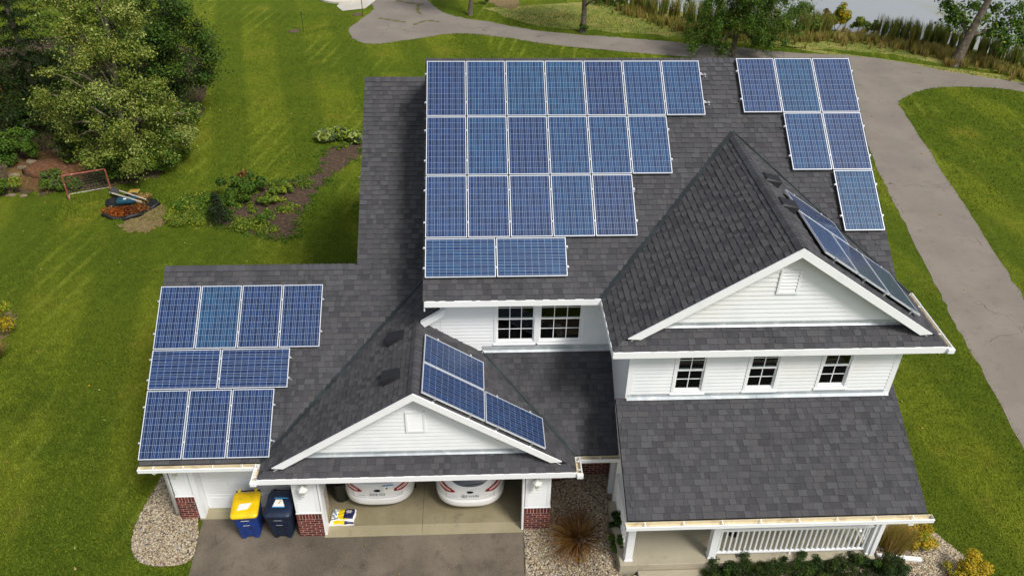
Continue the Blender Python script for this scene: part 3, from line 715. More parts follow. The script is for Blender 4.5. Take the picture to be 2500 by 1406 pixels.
# tall wing front wall
RX0, RX1 = 4.55, 10.645
wins = []
for (ul, ur, vb) in ((1636, 1716, 958.5), (1811, 1891, 952.5), (1986, 2064, 946)):
    x0, z0 = YP(ul, vb, PWY); x1, _ = YP(ur, vb, PWY); wins.append((x0, x1, z0, z0+1.33))
wall([(RX0, 3.6), (RX1, 3.6), (RX1, 5.70), (RX0, 5.70)], .14, wins, (0, PWY, 0), zlo=3.62)
for w_ in wins: window(*w_, PWY, 2, 2)
wall([(RX0, 0), (RX1, 0), (RX1, 3.6), (RX0, 3.6)], .14, (), (0, PWY, 0), siding=False)
wall([(-WY-.0, 2.4), (-PWY, 2.4), (-PWY, 5.70), (-WY, 5.70)], .14, (), (RX0, 0, 0), (0, -1, 0), (-1, 0, 0), zlo=2.42)
for x in (RX0, RX1):
    mb = MB(); s = -1 if x == RX0 else 1
    mb.box((min(x, x-s*.11), PWY-.022, 3.7), (max(x, x-s*.11), PWY-.001, 5.70)); mb.box((min(x, x+s*.022), PWY-.022, 3.7), (max(x, x+s*.022), PWY+.1, 5.70)); mb.build('corner_trim', TRIM, HOUSE)
# gable walls
for (xr, wr, m, ze, yw) in ((XR, WR, mr, EM[1], RWY), (XG, WG, mg, EL[1], GWY)):
    zb2 = ze+.667*((yw-RE) if xr == XR else (yw-GE)); zt2 = ze+m*wr-.12; hw = (zt2-zb2)/m
    wall([(xr-hw, zb2), (xr+hw, zb2), (xr, zt2)], .12, (), (0, yw, 0), zlo=zb2+.02, E=.115)
# gable vents
def gvent(x0, x1, z0, z1, y):
    mb = MB(); f = y-.045
    for a, b in (((x0, f, z0), (x0+.05, y-.001, z1)), ((x1-.05, f, z0), (x1, y-.001, z1)), ((x0+.05, f, z0), (x1-.05, y-.001, z0+.05)), ((x0+.05, f, z1-.05), (x1-.05, y-.001, z1))): mb.box(a, b)
    v = mb.build('gable_vent', TRIM, HOUSE); n = int((z1-z0-.1)/.075)
    for k in range(n):
        z = z0+.05+(z1-z0-.1)*k/n; s = MB(); s.obox((x0+.05, y-.036, z), (x1-x0-.1, 0, 0), (0, .02, .07), (0, -.004, .002)); s.build('slat', TRIM, v)
gvent(7.49, 7.95, 7.0, 7.61, RWY); gvent(-.47, -.02, 3.50, 4.13, GWY)
# side and rear walls of the tall block
mb = MB()
mb.box((.30, WY+.14, 0), (.44, 12.0, 5.72)); mb.prism([(.30, 1.75, 5.6), (.30, 12.1, 5.6), (.30, yr, zr_-.2)], (.12, 0, 0))
mb.box((10.5, PWY+.14, 0), (10.64, 12.0, 5.72)); mb.prism([(10.64, 1.75, 5.6), (10.64, 12.1, 5.6), (10.64, yr, zr_-.2)], (-.12, 0, 0)); mb.box((.30, 12.0, 0), (10.64, 12.14, 5.72)); mb.build('wall', WHITE, HOUSE)
mb = MB(); mb.box((-1.6, 3.9, 0), (-1.46, 13.5, 4.3)); mb.prism([(-1.6, 3.9, 4.3), (-1.6, 13.5, 4.3), (-1.6, y2, z2-.2)], (.12, 0, 0)); mb.box((-1.6, 13.5, 0), (.3, 13.64, 4.6)); mb.build('wall', WHITE, HOUSE)
# rooms behind the windows
mb = MB(); mb.box((.45, 5.2, 2.9), (10.4, 5.3, 5.7)); mb.box((4.6, 2.0, 2.9), (4.7, 5.2, 5.7)); mb.build('room_partition', INWALL, HOUSE)
mb = MB(); mb.box((.45, WY+.15, 3.3), (10.45, 5.2, 3.4)); mb.box((4.7, PWY+.15, 3.3), (10.45, WY+.14, 3.4)); mb.build('room_floor', INFLOOR, HOUSE)
mb = MB(); mb.box((.45, WY+.15, 5.66), (10.45, 5.2, 5.70)); mb.box((4.7, PWY+.15, 5.66), (10.45, WY+.14, 5.70)); mb.build('room_ceiling', INWALL, HOUSE)

# ---- garage front
GY, LY = -.605, .02                      # pier faces: gabled part, left bay
BH = .85
def brick_mesh(w, h, d, m):
    mb = MB(); mb.box((0, 0, 0), (w, d, h)); me = bpy.data.meshes.new('brick'); me.from_pydata(mb.v, [], mb.f); me.materials.append(m); me.update(); return me
BC = {}
def brick(w, h, d, M, parent):
    m = rnd.choices((0, 1, 2), (.55, .27, .18))[0]; key = (round(w, 3), round(h, 3), round(d, 3), m)
    if key not in BC: BC[key] = brick_mesh(w, h, d, BR[m])
    inst('brick', BC[key], parent, M)
def brickface(parent, O, u, n, L, H, soldier=True, z0=0, J=.014):
    """a skin of single bricks on the plane through O along u, facing n"""
    O, u, n = Vector(O), Vector(u), Vector(n); z = Vector((0, 0, 1)); top = H-(.2 if soldier else 0); nc = round((top-z0)/.079); ch = (top-z0)/nc; j = J
    R = lambda a, zz: frame(O+u*a+z*zz+n*(.004+rnd.uniform(-.001, .002)), u, -n, z)
    for k in range(nc):
        a = 0 if k % 2 else -.1065
        while a < L-.02:
            s, e = max(a, 0), min(a+.199, L)
            if e-s > .03: brick(e-s, ch-j, .02, R(s, z0+k*ch), parent)
            a += .213
    if soldier:
        m = round(L/.079); w = L/m
        for k in range(m): brick(w-j, .189, .02, R(k*w, top), parent)
def pier(x0, x1, y, zt_, left, right, depth=.4):
    core = MB(); core.box((x0+.012, y+.012, 0), (x1-.012, y+depth, BH-.004)); p_ = core.build('brick_pier', MORTAR, HOUSE)
    brickface(p_, (x0+.0, y+.012, 0), (1, 0, 0), (0, -1, 0), x1-x0, BH)
    if left: brickface(p_, (x0+.012, y+depth, 0), (0, -1, 0), (-1, 0, 0), depth-.012, BH)
    if right: brickface(p_, (x1-.012, y+.012, 0), (0, 1, 0), (1, 0, 0), depth-.012, BH)
    w_ = wall([(x0+.02, BH+.02), (x1-.02, BH+.02), (x1-.02, zt_), (x0+.02, zt_)], depth-.03, (), (0, y+.03, 0), E=.105)
    mb = MB()
    mb.box((x0-.0, y-.0, BH), (x1+.0, y+.12, BH+.025))
    for a, b in ((x0+.015, x0+.10), (x1-.10, x1-.015)): mb.box((a, y+.008, BH+.025), (b, y+.0299, zt_))
    mb.build('corner_trim', TRIM, HOUSE)
pier(-6.39, -5.93, LY, 2.42, True, False)
pier(-3.31, -2.69, GY, 2.42, True, False, .9)
pier(2.29, 2.94, GY, 2.42, False, True, .9)
mb = MB(); mb.box((-2.69, GY+.03, 2.18), (2.29, GY+.16, 2.46)); mb.build('door_header', TRIM, HOUSE)
for (x, s) in ((-2.69, 1), (2.29, -1)):
    mb = MB(); mb.box((min(x, x+s*.055), GY+.02, .02), (max(x, x+s*.055), GY+.30, 2.2)); mb.build('door_jamb', TRIM, HOUSE)
# left bay: jambs, header and the closed sectional door
mb = MB(); mb.box((-5.93, LY+.01, .02), (-5.80, .42, 2.42)); mb.build('door_jamb', TRIM, HOUSE)
mb = MB(); mb.box((-5.80, LY+.03, 2.16), (-3.31, .42, 2.42)); mb.build('door_header', TRIM, HOUSE)
mb = MB(); mb.box((-5.80, .355, .03), (-3.25, .40, 2.16)); door = mb.build('garage_door', WHITE, HOUSE)
for k in range(4):
    zs = .04+k*.53
    mb = MB(); x0, x1, z0, z1 = -5.79, -3.26, zs, zs+.522; mb.box((x0, .335, z0), (x1, .3545, z1)); sec = mb.build('door_section', WHITE, door, bevel=.006)
    for i in range(4):
        a = x0+.08+i*((x1-x0-.04)/4); mb = MB(); mb.box((a, .328, z0+.10), (a+.50, .3348, z1-.10)); mb.build('door_panel', WHITE, door, bevel=.005)
# other garage walls and lining
mb = MB(); mb.box((-6.39, LY+.41, 0), (-6.25, 7.7, 2.6)); mb.prism([(-6.39, LY+.1, 2.4), (-6.39, 7.7, 2.4), (-6.39, y3, z3-.15)], (.12, 0, 0)); mb.box((-6.25, 7.56, 0), (-1.5, 7.7, 2.6)); mb.build('wall', WHITE, HOUSE)
mb = MB(); mb.box((2.80, GY+.92, 0), (2.94, 7.0, 2.55)); mb.build('wall', WHITE, HOUSE)
mb = MB(); mb.box((-6.2, 6.9, 0), (2.8, 7.0, 2.6)); mb.box((2.70, GY+.95, .02), (2.795, 6.9, 2.5)); mb.box((-6.2, .45, 2.55), (2.79, 6.9, 2.6)); mb.build('garage_lining', GARW, HOUSE)
for x0, x1 in ((-6.3, -.276), (-.268, 2.79)):
    mb = MB(); mb.box((x0, -.33, -.05), (x1, 6.95, .035)) if x0 > -1 else (mb.box((-3.28, -.33, -.05), (x1, 6.95, .035)), mb.box((x0, .40, -.05), (-3.29, 6.95, .035)))
    mb.build('garage_floor', CONC, HOUSE)
    mb = MB(); xx = max(x0, -2.70); x2 = min(x1, 2.30); mb.prism([(xx, -.335, -.05), (xx, -.335, .033), (xx, -.66, .014), (xx, -.66, -.05)], (x2-xx, 0, 0)); mb.build('garage_apron', m_concrete('apron_concrete', '#91886c', '#9c9377', '#6d644d') if 'apron_concrete' not in MATS else MATS['apron_concrete'], HOUSE)
mb = MB(); mb.box((-5.93, -.005, -.05), (-3.3, .395, .03)); mb.build('garage_apron', MATS['apron_concrete'], HOUSE)
# brick wall between garage and porch, with siding above, post and corner
mb = MB(); mb.box((2.945, .87, 0), (4.75, 1.0, 1.06)); bw = mb.build('brick_wall', MORTAR, HOUSE); brickface(bw, (2.945, .87, 0), (1, 0, 0), (0, -1, 0), 1.78, 1.06)
wall([(2.945, 1.08), (4.75, 1.08), (4.75, 2.9), (2.945, 2.9)], .12, (), (0, .88, 0), siding=True)
px, py, _ = G(1484, 1226, .05)
mb = MB(); mb.box((px-.03, py, 0), (px+.10, py+.13, 2.45)); mb.build('entry_post', TRIM, HOUSE)
mb = MB(); mb.box((px+.18, py-.02, 0), (px+.42, py+.22, .98)); bp = mb.build('brick_pier', MORTAR, HOUSE); brickface(bp, (px+.17, py-.02, 0), (1, 0, 0), (0, -1, 0), .26, .98, False)
mb = MB(); mb.box((px+.16, py-.05, .98), (px+.45, py+.24, 1.03)); mb.box((px+.2, py, 1.03), (px+.42, py+.2, 2.45)); mb.build('corner_trim', TRIM, HOUSE)

# ---- porch
DZ = .68
mb = MB(); mb.box((4.45, -2.21, 0), (10.56, PWY-.001, DZ)); mb.build('porch_deck', PORCHC, HOUSE, bevel=.015)
mb = MB(); mb.box((4.88, -3.6, 0), (6.47, -2.225, .49)); mb.build('porch_step', PORCHC, HOUSE, bevel=.015)
def column(x, y, w=.175, z0=DZ, z1=2.86):
    mb = MB(); mb.box((x, y, z0), (x+w, y+w, z1)); mb.box((x-.012, y-.012, z0+.002), (x+w+.012, y+w+.012, z0+.05)); mb.build('porch_column', TRIM, HOUSE, bevel=.006)
CX = (4.57, 6.55, 10.34)
for x in CX: column(x, -2.10)
mb = MB(); mb.box((4.5, -2.12, 2.86), (10.6, -1.9, 3.12)); mb.box((4.5, -1.9, 2.86), (4.66, PWY, 3.12)); mb.box((10.42, -1.9, 2.86), (10.58, PWY, 3.12)); mb.build('porch_beam', TRIM, HOUSE)
def railing(a, b, d=Vector((1, 0, 0)), n=None):
    """rails and single balusters from a to b"""
    a, b = Vector(a), Vector(b); e = (b-a); L = e.length; e.normalize(); s = e.cross(Vector((0, 0, 1)))
    mb = MB(); z = Vector((0, 0, 1))
    mb.obox(a-s*.06+z*.97, e*L, s*.12, z*.045); mb.obox(a-s*.022+z*.89, e*L, s*.044, z*.08); mb.obox(a-s*.03+z*.10, e*L, s*.06, z*.05)
    r = mb.build('porch_railing', TRIM, HOUSE); k = n or int(L/.125)
    bm_ = MB(); bm_.box((-.018, -.018, 0), (.018, .018, .742)); me = bpy.data.meshes.new('baluster'); me.from_pydata(bm_.v, [], bm_.f); me.materials.append(TRIM); me.update()
    for i in range(k): inst('baluster', me, r, Matrix.Translation(a+e*(L*(i+.5)/k)+z*.149))
    for i in range(1, int(L/1.9)+1):
        m2 = MB(); m2.obox(a+e*(L*i/(int(L/1.9)+1)-.025)-s*.025, e*.05, s*.05, z*.10); m2.build('rail_foot', TRIM, r)
railing((CX[1]+.176, -2.01, DZ), (CX[2]-.001, -2.01, DZ), n=29)
railing((CX[2]+.09, -1.924, DZ), (CX[2]+.09, PWY-.03, DZ), n=13)
railing((CX[0]+.06, -1.924, DZ), (CX[0]+.06, PWY-.03, DZ), n=13)
# roof vents
def rvent(O, ud, vd, n):
    O, ud, vd, n = map(Vector, (O, ud, vd, n))
    mb = MB(); s = .19
    b = [O-ud*s-vd*.2, O+ud*s-vd*.2, O+ud*s+vd*.2, O-ud*s+vd*.2]
    t = [O-ud*s*.92-vd*.19+n*.17, O+ud*s*.92-vd*.19+n*.17, O+ud*s*.80+vd*.17+n*.06, O-ud*s*.80+vd*.17+n*.06]
    mb.mesh(b+t, [(4, 5, 6, 7), (0, 1, 5, 4), (1, 2, 6, 5), (2, 3, 7, 6), (3, 0, 4, 7)])
    v = mb.build('roof_vent', VENTB, HOUSE)
    g = MB()
    for k in range(9): g.obox(O-ud*.165+ud*(k*.037)-vd*.204+n*.03, ud*.014, n*.12, vd*.008)
    g.build('vent_grille', VENTG, v)
def onslope(xr, zr2, m, side, down, y, h):
    c, s = cs(m); return Vector((xr+side*down*c, y, zr2-down*s))+Vector((side*s, 0, c))*h
def sframe(m, side):
    c, s = cs(m); return Vector((0, -side*1.0, 0)), Vector((-side*c, 0, s)), Vector((side*s, 0, c))
zGr, zRr = EL[1]+mg*WG, EM[1]+mr*WR
u_, v_, n_ = sframe(mg, -1)
for y in (1.55, .15): rvent(onslope(XG, zGr, mg, -1, .62, y, .012), -u_, v_, n_)
u_, v_, n_ = sframe(mr, 1)
for y in (2.85, 1.66): rvent(onslope(XR, zRr, mr, 1, .40, y, .012), -u_, v_, n_)

# ------------------------------------------------------------------ SOLAR PANELS
PW, PL, GAP, PH, PT = .984, 1.643, .030, .085, .04
def shared(mb, name, mats):
    me = bpy.data.meshes.new(name); me.from_pydata(mb.v, [], mb.f)
    for m in mats: me.materials.append(m)
    if len(mats) > 1: me.polygons.foreach_set('material_index', mb.m)
    me.update(); return me
q = MB(); fw = .016
for a, b in (((0, 0, 0), (fw, PL, PT)), ((PW-fw, 0, 0), (PW, PL, PT)), ((fw, 0, 0), (PW-fw, fw, PT)), ((fw, PL-fw, 0), (PW-fw, PL, PT))): q.box(a, b)
FR_ME = shared(q, 'frame', [FRAMEM])
q = MB(); q.box((fw, fw, PT-.012), (PW-fw, PL-fw, PT-.006), 0); q.box((fw+.001, fw+.001, .004), (PW-fw-.001, PL-fw-.001, PT-.013), 1); BK_ME = shared(q, 'backsheet', [BACK, PBLK])
cpx, cpy = (PW-2*fw-.004)/6, (PL-2*fw-.006)/10; cw, ch = cpx-.005, cpy-.006
q = MB(); q.box((0, 0, 0), (cw, ch, .0015), 0)
for k in range(2): x = cw*(k+.5)/2; q.box((x-.0022, 0, .0015), (x+.0022, ch, .0019), 1)
CE_MES = [shared(q, 'cell', [c_, BUS]) for c_ in CELLS]
# a few panels come from a greener batch
def panel(O, ud, vd, n, land, label, group):
    """O: lower left corner on the roof; ud along the row, vd up the slope"""
    O, ud, vd, n = map(Vector, (O, ud, vd, n))
    X, Y, Q = (ud, vd, O) if not land else (vd, -ud, O+ud*PL)
    t = thing('solar_panel', O+n*PH, label, 'solar panel', group)
    M = frame(Q+n*PH, X, Y, n)
    ce = CE_MES[rnd.choices(range(4), (.1, .75, .15, 0) if 'left garage' in label or 'gable' in label else (.5, .2, .12, .18) if 'large' in label else (.2, .1, .1, .6))[0]]  # left and gable panels mostly navy: viewing-angle darkening put into the cell colour
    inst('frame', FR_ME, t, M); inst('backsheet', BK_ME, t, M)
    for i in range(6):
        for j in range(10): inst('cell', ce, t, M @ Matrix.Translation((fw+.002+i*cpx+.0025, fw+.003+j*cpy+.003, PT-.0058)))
    return t
CL = MB(); CL.box((-.026, -.02, 0), (.026, .02, .009)); CL.box((-.007, -.007, .009), (.007, .007, .016)); CL_ME = shared(CL, 'clamp', [ALU])
FT = MB(); FT.box((-.022, -.03, -.06), (.022, -.022, .055)); FT.box((-.022, -.03, -.06), (.022, .045, -.052)); FT_ME = shared(FT, 'rail_foot', [ALU])
def rail(A_, B_, n, joints, label, group, feet=1.25):
    """rail on the roof from A to B (roof points), clamps at the joints (distances from A)"""
    A_, B_, n = Vector(A_), Vector(B_), Vector(n); e = B_-A_; L = e.length; e.normalize(); s = n.cross(e)
    mb = MB(); mb.obox(A_-s*.02+n*(PH-.05), e*L, s*.04, n*.048); r = mb.build('mounting_rail', ALUD, None); tag(r, label, 'mounting rail', group)
    for d in joints: inst('clamp', CL_ME, r, frame(A_+e*d+n*(PH+PT), e, s, n))
    k = max(2, int(L/feet)+1)
    for i in range(k): inst('rail_foot', FT_ME, r, frame(A_+e*(.03+(L-.06)*i/(k-1))+n*.063, s, e, n) if s.cross(e).dot(n) > 0 else frame(A_+e*(.03+(L-.06)*i/(k-1))+n*.063, -s, e, n))
ORD = ('first', 'second', 'third', 'fourth', 'fifth', 'sixth', 'seventh')
def ordn(i, n): return ORD[i] if n > 1 else 'only'
def array(O, vd, x0, v0, rows, where, group, ext=(.05, .05)):
    """rows from the bottom: (count, landscape, offset in x)"""
    O, vd = Vector(O), Vector(vd); ud = Vector((1, 0, 0)); n = ud.cross(vd); v = v0
    for ri, (cnt, land, off, ex) in enumerate(rows):
        w, h = (PL, PW) if land else (PW, PL); name = ('bottom', 'second lowest', 'third lowest', 'top')[ri] if len(rows) == 4 else ('bottom', 'middle', 'top')[ri]
        for i in range(cnt):
            if cnt == 1: lb = f'lone blue panel in the {name} row of {where}'
            elif cnt == 2: lb = f'{("left", "right")[i]} one of two blue panels, {name} row of {where}'
            else: lb = f'blue panel, {ORD[i]} from left, {name} row of {where}'
            panel(O+ud*(x0+off+i*(w+GAP))+vd*v, ud, vd, n, land, lb, group)
        for f, nm in ((.24, 'lower'), (.76, 'upper')):
            a = O+ud*(x0+off-ext[0])+vd*(v+h*f); L = cnt*w+(cnt-1)*GAP
            js = [ext[0]-.012]+[ext[0]+i*(w+GAP)-GAP/2 for i in range(1, cnt)]+[ext[0]+L+.012]
            rail(a, a+ud*(L+ext[0]+ex), n, js, f'{nm} aluminium rail under the {name} panel row of {where}', 'rails of '+where)
        v += h+GAP
OM = (0, EM[0], EM[1]); vM = (0, cM, sM)
array(OM, vM, -.009, .557, [(2, True, 0, .05), (5, False, 0, .05), (6, False, 0, .05), (7, False, 0, .17)], 'the large main roof array', 'large main roof solar array')
array(OM, vM, 8.067, .557+PW+GAP+.072, [(1, False, 2*(PW+GAP), .05), (2, False, PW+GAP, .05), (3, False, 0, .05)], 'the stepped array at right', 'stepped solar array at the right')
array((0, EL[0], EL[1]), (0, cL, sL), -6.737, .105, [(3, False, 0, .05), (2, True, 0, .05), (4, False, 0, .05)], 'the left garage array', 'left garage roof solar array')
# panels on the two gable slopes: rows run down the slope
def gpanel(xr, zr2, m, down0, y0, along_y, label, group):
    c, s = cs(m); n = Vector((s, 0, c)); up_ = Vector((-c, 0, s)); dn = down0+(PL if not along_y else PW)
    O = onslope(xr, zr2, m, 1, dn, y0, 0)
    # row direction = +y, up the slope = up_
    return panel(O, (0, 1, 0), up_, Vector((0, 1, 0)).cross(up_) if Vector((0, 1, 0)).cross(up_).z > 0 else n, along_y, label, group)
gg = 'solar panels on the garage gable'; rg = 'solar panels on the tall gable'
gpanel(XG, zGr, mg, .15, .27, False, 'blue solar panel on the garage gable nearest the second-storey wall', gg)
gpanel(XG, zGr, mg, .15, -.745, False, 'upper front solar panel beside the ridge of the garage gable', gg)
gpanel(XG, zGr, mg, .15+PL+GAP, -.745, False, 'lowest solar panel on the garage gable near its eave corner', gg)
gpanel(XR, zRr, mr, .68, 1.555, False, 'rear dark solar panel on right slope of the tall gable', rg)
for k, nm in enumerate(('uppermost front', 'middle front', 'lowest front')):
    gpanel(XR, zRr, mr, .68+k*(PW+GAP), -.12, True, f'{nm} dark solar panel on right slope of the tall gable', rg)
def grail(xr, zr2, m, down, y0, y1, js, label, group):
    c, s = cs(m); rail(onslope(xr, zr2, m, 1, down, y0, 0), onslope(xr, zr2, m, 1, down, y1, 0), (s, 0, c), [j-y0 for j in js], label, group, .8)
for d, y1, nm in ((.5, 1.30, 'topmost'), (1.42, 1.30, 'second from top'), (2.15, .28, 'third from top'), (3.1, .28, 'lowest')):
    grail(XG, zGr, mg, d, -.78, y1, [-.757, .26]+([1.275] if y1 > 1 else []), f'{nm} aluminium rail under the garage gable panels', 'rails on the garage gable')
for d, y1, nm in ((.98, 2.58, 'topmost'), (1.9, 2.58, 'second from top'), (2.55, 1.56, 'third from top'), (3.42, 1.56, 'lowest')):
    grail(XR, zRr, mr, d, -.16, y1, [-.132, 1.543]+([2.56] if y1 > 2 else []), f'{nm} aluminium rail under the tall gable panels', 'rails on the tall gable')

# ------------------------------------------------------------------ wall lanterns
LAMP = mat('lantern_white', '#e4e2da', .4); FROST = mat('lantern_glass', '#cfcdbf', .25)
def lantern(x, y, z, label):
    t = thing('wall_lantern', (x, y, z), label, 'lantern', 'white lanterns on the garage piers')
    mb = MB(); mb.box((x-.06, y+.05, z-.05), (x+.06, y+.10, z+.16)); mb.build('backplate', LAMP, t, bevel=.01)
    mb = MB(); mb.tube([(x, y+.06, z+.1), (x, y+.0, z+.16), (x, y-.07, z+.15)], .014, 6); mb.build('arm', LAMP, t)
    c = (x, y-.08, z-.14)
    mb = MB(); mb.lathe(c, [(.05, .02), (.095, .20)], 6); mb.build('lantern_glass', FROST, t)
    mb = MB(); mb.lathe(c, [(.125, .20), (.12, .215), (.05, .29), (.02, .31), (.012, .35)], 6); mb.build('lantern_roof', LAMP, t)
    mb = MB(); mb.lathe(c, [(.012, -.07), (.03, -.03), (.06, .018), (.055, .03)], 6); mb.build('finial', LAMP, t)
lantern(-2.98, GY-.08, 1.86, 'white lantern on the pier right of the dark blue bin')
lantern(2.57, GY-.08, 1.90, 'white lantern on the pier right of the open garage')
lantern(-6.14, LY-.08, 1.92, 'white lantern under the left gutter, half hidden')

# ------------------------------------------------------------------ wheelie bins
def rrect(w, d, r, n=5):
    o = []
    for cx, cy, a0 in ((w/2-r, d/2-r, 0), (-w/2+r, d/2-r, 90), (-w/2+r, -d/2+r, 180), (w/2-r, -d/2+r, 270)):
        for k in range(n+1): a = math.radians(a0+90*k/n); o.append((cx+r*math.cos(a), cy+r*math.sin(a)))
    return o
def bin_(x, y, ang, body, lid, slot, label, paper):
    t = thing('wheelie_bin', (x, y, .01), label, 'bin', 'wheelie bins beside the garage door'); ca, sa = math.cos(ang), math.sin(ang)
    T = lambda p_: (x+p_[0]*ca-p_[1]*sa, y+p_[0]*sa+p_[1]*ca, .01+p_[2])
    mb = MB(); rings = []
    for z, w, d, dy in ((.02, .47, .46, .05), (.10, .50, .50, .04), (.62, .57, .62, .01), (.64, .57, .62, .01), (.88, .61, .70, -.01), (.90, .65, .74, -.01), (.96, .65, .74, -.01)):
        rings.append([T((a, b+dy, z)) for a, b in rrect(w, d, .07)])
    mb.loft(rings); mb.build('body', body, t, smooth=False)
    mb = MB()   # moulded front: recess between two ribs and a grab ledge
    for s in (-1, 1): mb.loft([[T((s*.16+a*.5, -.20-dz*.16+b, zz)) for a, b in rrect(.22, .06, .02, 2)] for zz, dz in ((.03, 0), (.45, .35), (.60, .62))])
    mb.loft([[T((a, -.295+b, zz)) for a, b in rrect(.5, .05, .02, 2)] for zz in (.66, .70)]); mb.build('rib', body, t)
    mb = MB()
    top = lambda a, b: .975+.06*(b+.36)/.72
    R0 = [(a, b-.015) for a, b in rrect(.66, .76, .09)]; R1 = [(a*.93, b*.93-.015) for a, b in rrect(.66, .76, .1)]; R2 = [(a*.6, b*.6) for a, b in rrect(.66, .76, .12)]
    mb.loft([[T((a, b, top(a, b)-.03)) for a, b in R0], [T((a, b, top(a, b)+.012)) for a, b in R0], [T((a, b, top(a, b)+.045)) for a, b in R1], [T((a, b, top(a, b)+.065)) for a, b in R2]])
    l = mb.build('lid', lid, t, smooth=True)
    mb = MB(); mb.box((-.15, .19, 0), (.15, .205, .012)); mb.v = [T((a, b, top(a, b)+.052+c)) for a, b, c in mb.v]; mb.build('lid_ridge', slot, l)
    mb = MB(); mb.tube([T((-.29, .34, .95)), T((-.29, .42, 1.02)), T((.29, .42, 1.02)), T((.29, .34, .95))], .018, 6); mb.build('handle', slot, t)
    for s in (-.2, .2):
        mb = MB(); mb.obox(T((s-.03, .33, 1.03)), Vector(T((s+.03, .33, 1.03)))-Vector(T((s-.03, .33, 1.03))), Vector(T((s-.03, .43, 1.05)))-Vector(T((s-.03, .33, 1.03))), (0, 0, .03)); mb.build('hinge', lid, l)
    for s in (-1, 1):
        mb = MB(); mb.tube([T((s*.20, .27, .115)), T((s*.27, .27, .115))], .11, 16); mb.build('wheel', RUBBER, t)
    mats = paper['mats']
    for poly, mi, h in paper['polys']:
        mb = MB(); mb.prism([T((a, b, top(a, b)+.070+h)) for a, b in poly], (0, 0, .002)); mb.build('lid_sticker', mats[mi], l)
    for (zz, a, b, hgt) in ((.80, -.10, .10, .03), (.60, -.08, .08, .012)):
        mb = MB(); mb.obox(T((a, -.342+(.8-zz)*.12, zz)), Vector(T((b, 0, 0)))-Vector(T((a, 0, 0))), (0, -.002, 0), (0, 0, hgt)); mb.build('label_strip', paper['txt'], t)
BLUEB = mat('bin_blue', '#173a83', .5, [(6, '#122f6d', .4, .7)]); NAVY = mat('bin_navy', '#14233c', .5, [(6, '#0f1b30', .4, .7)]); YEL = mat('bin_yellow', '#e9c20c', .4, [(4, '#d9b20a', .4, .7)])
PAPW = mat('paper_white', '#e9e8e2', .6); PAPB = mat('sticker_blue', '#3f8fc4', .5); PAPT = mat('sticker_tan', '#c99a5b', .6); GREYL = mat('print_grey', '#a9b2bd', .6)
x1_, y1_, _ = G(600, 1232, 1.0); x2_, y2_, _ = G(683, 1231, 1.0)
bin_(x1_, y1_, .06, BLUEB, YEL, NAVY, 'blue wheelie bin with bright yellow lid', dict(mats=[PAPW], txt=PAPW, polys=[([(-.17, -.22), (.08, -.19), (.16, -.02), (-.13, -.03)], 0, 0)]))
bin_(x2_, y2_, -.03, NAVY, NAVY, NAVY, 'dark navy wheelie bin with white triangle sticker on lid', dict(mats=[PAPW, PAPB, PAPT], txt=GREYL, polys=[([(-.14, -.12), (.15, -.12), (.06, .08), (-.10, .08)], 0, 0), ([(-.14, -.15), (.15, -.15), (.15, -.121), (-.14, -.121)], 1, 0), ([(-.14, .11), (.2, .11), (.2, .135), (-.14, .135)], 1, 0), ([(-.03, -.05), (.0, -.05), (.05, .05), (.02, .05)], 2, .003)]))

# ------------------------------------------------------------------ cars in the garage
PAINT = mat('car_white', '#e3e2df', .3, coat=1); CARBLK = mat('car_trim_black', '#131314', .5); TAILR = mat('tail_red', '#8d0f1c', .15, coat=1); TAILD = mat('tail_dark_red', '#4c0a12', .15, coat=1); TAILW = mat('tail_clear', '#cfa9a6', .15, coat=1)
CGLASS = mat('car_glass', '#1d2729', .06, coat=1, spec=.6); CHROME = mat('badge_chrome', '#3a3d42', .25, metal=.8); PLATE = mat('plate_white', '#d9dbd6', .5); INK = mat('plate_ink', '#26304a', .6); RIM = mat('rim_alloy', '#8f9296', .35, metal=.8); SEAM = mat('panel_seam', '#5c5b58', .6)
def text_mesh(s, size, m, M, name, parent):
    cu = bpy.data.curves.new('t', 'FONT'); cu.body = s; cu.size = size; cu.align_x = 'CENTER'; cu.align_y = 'CENTER'; cu.extrude = .001
    o = bpy.data.objects.new('t', cu); COL.objects.link(o); dg = bpy.context.evaluated_depsgraph_get(); me = bpy.data.meshes.new_from_object(o.evaluated_get(dg)); bpy.data.objects.remove(o, do_unlink=True)
    me.materials.clear(); me.materials.append(m); return inst(name, me, parent, M)
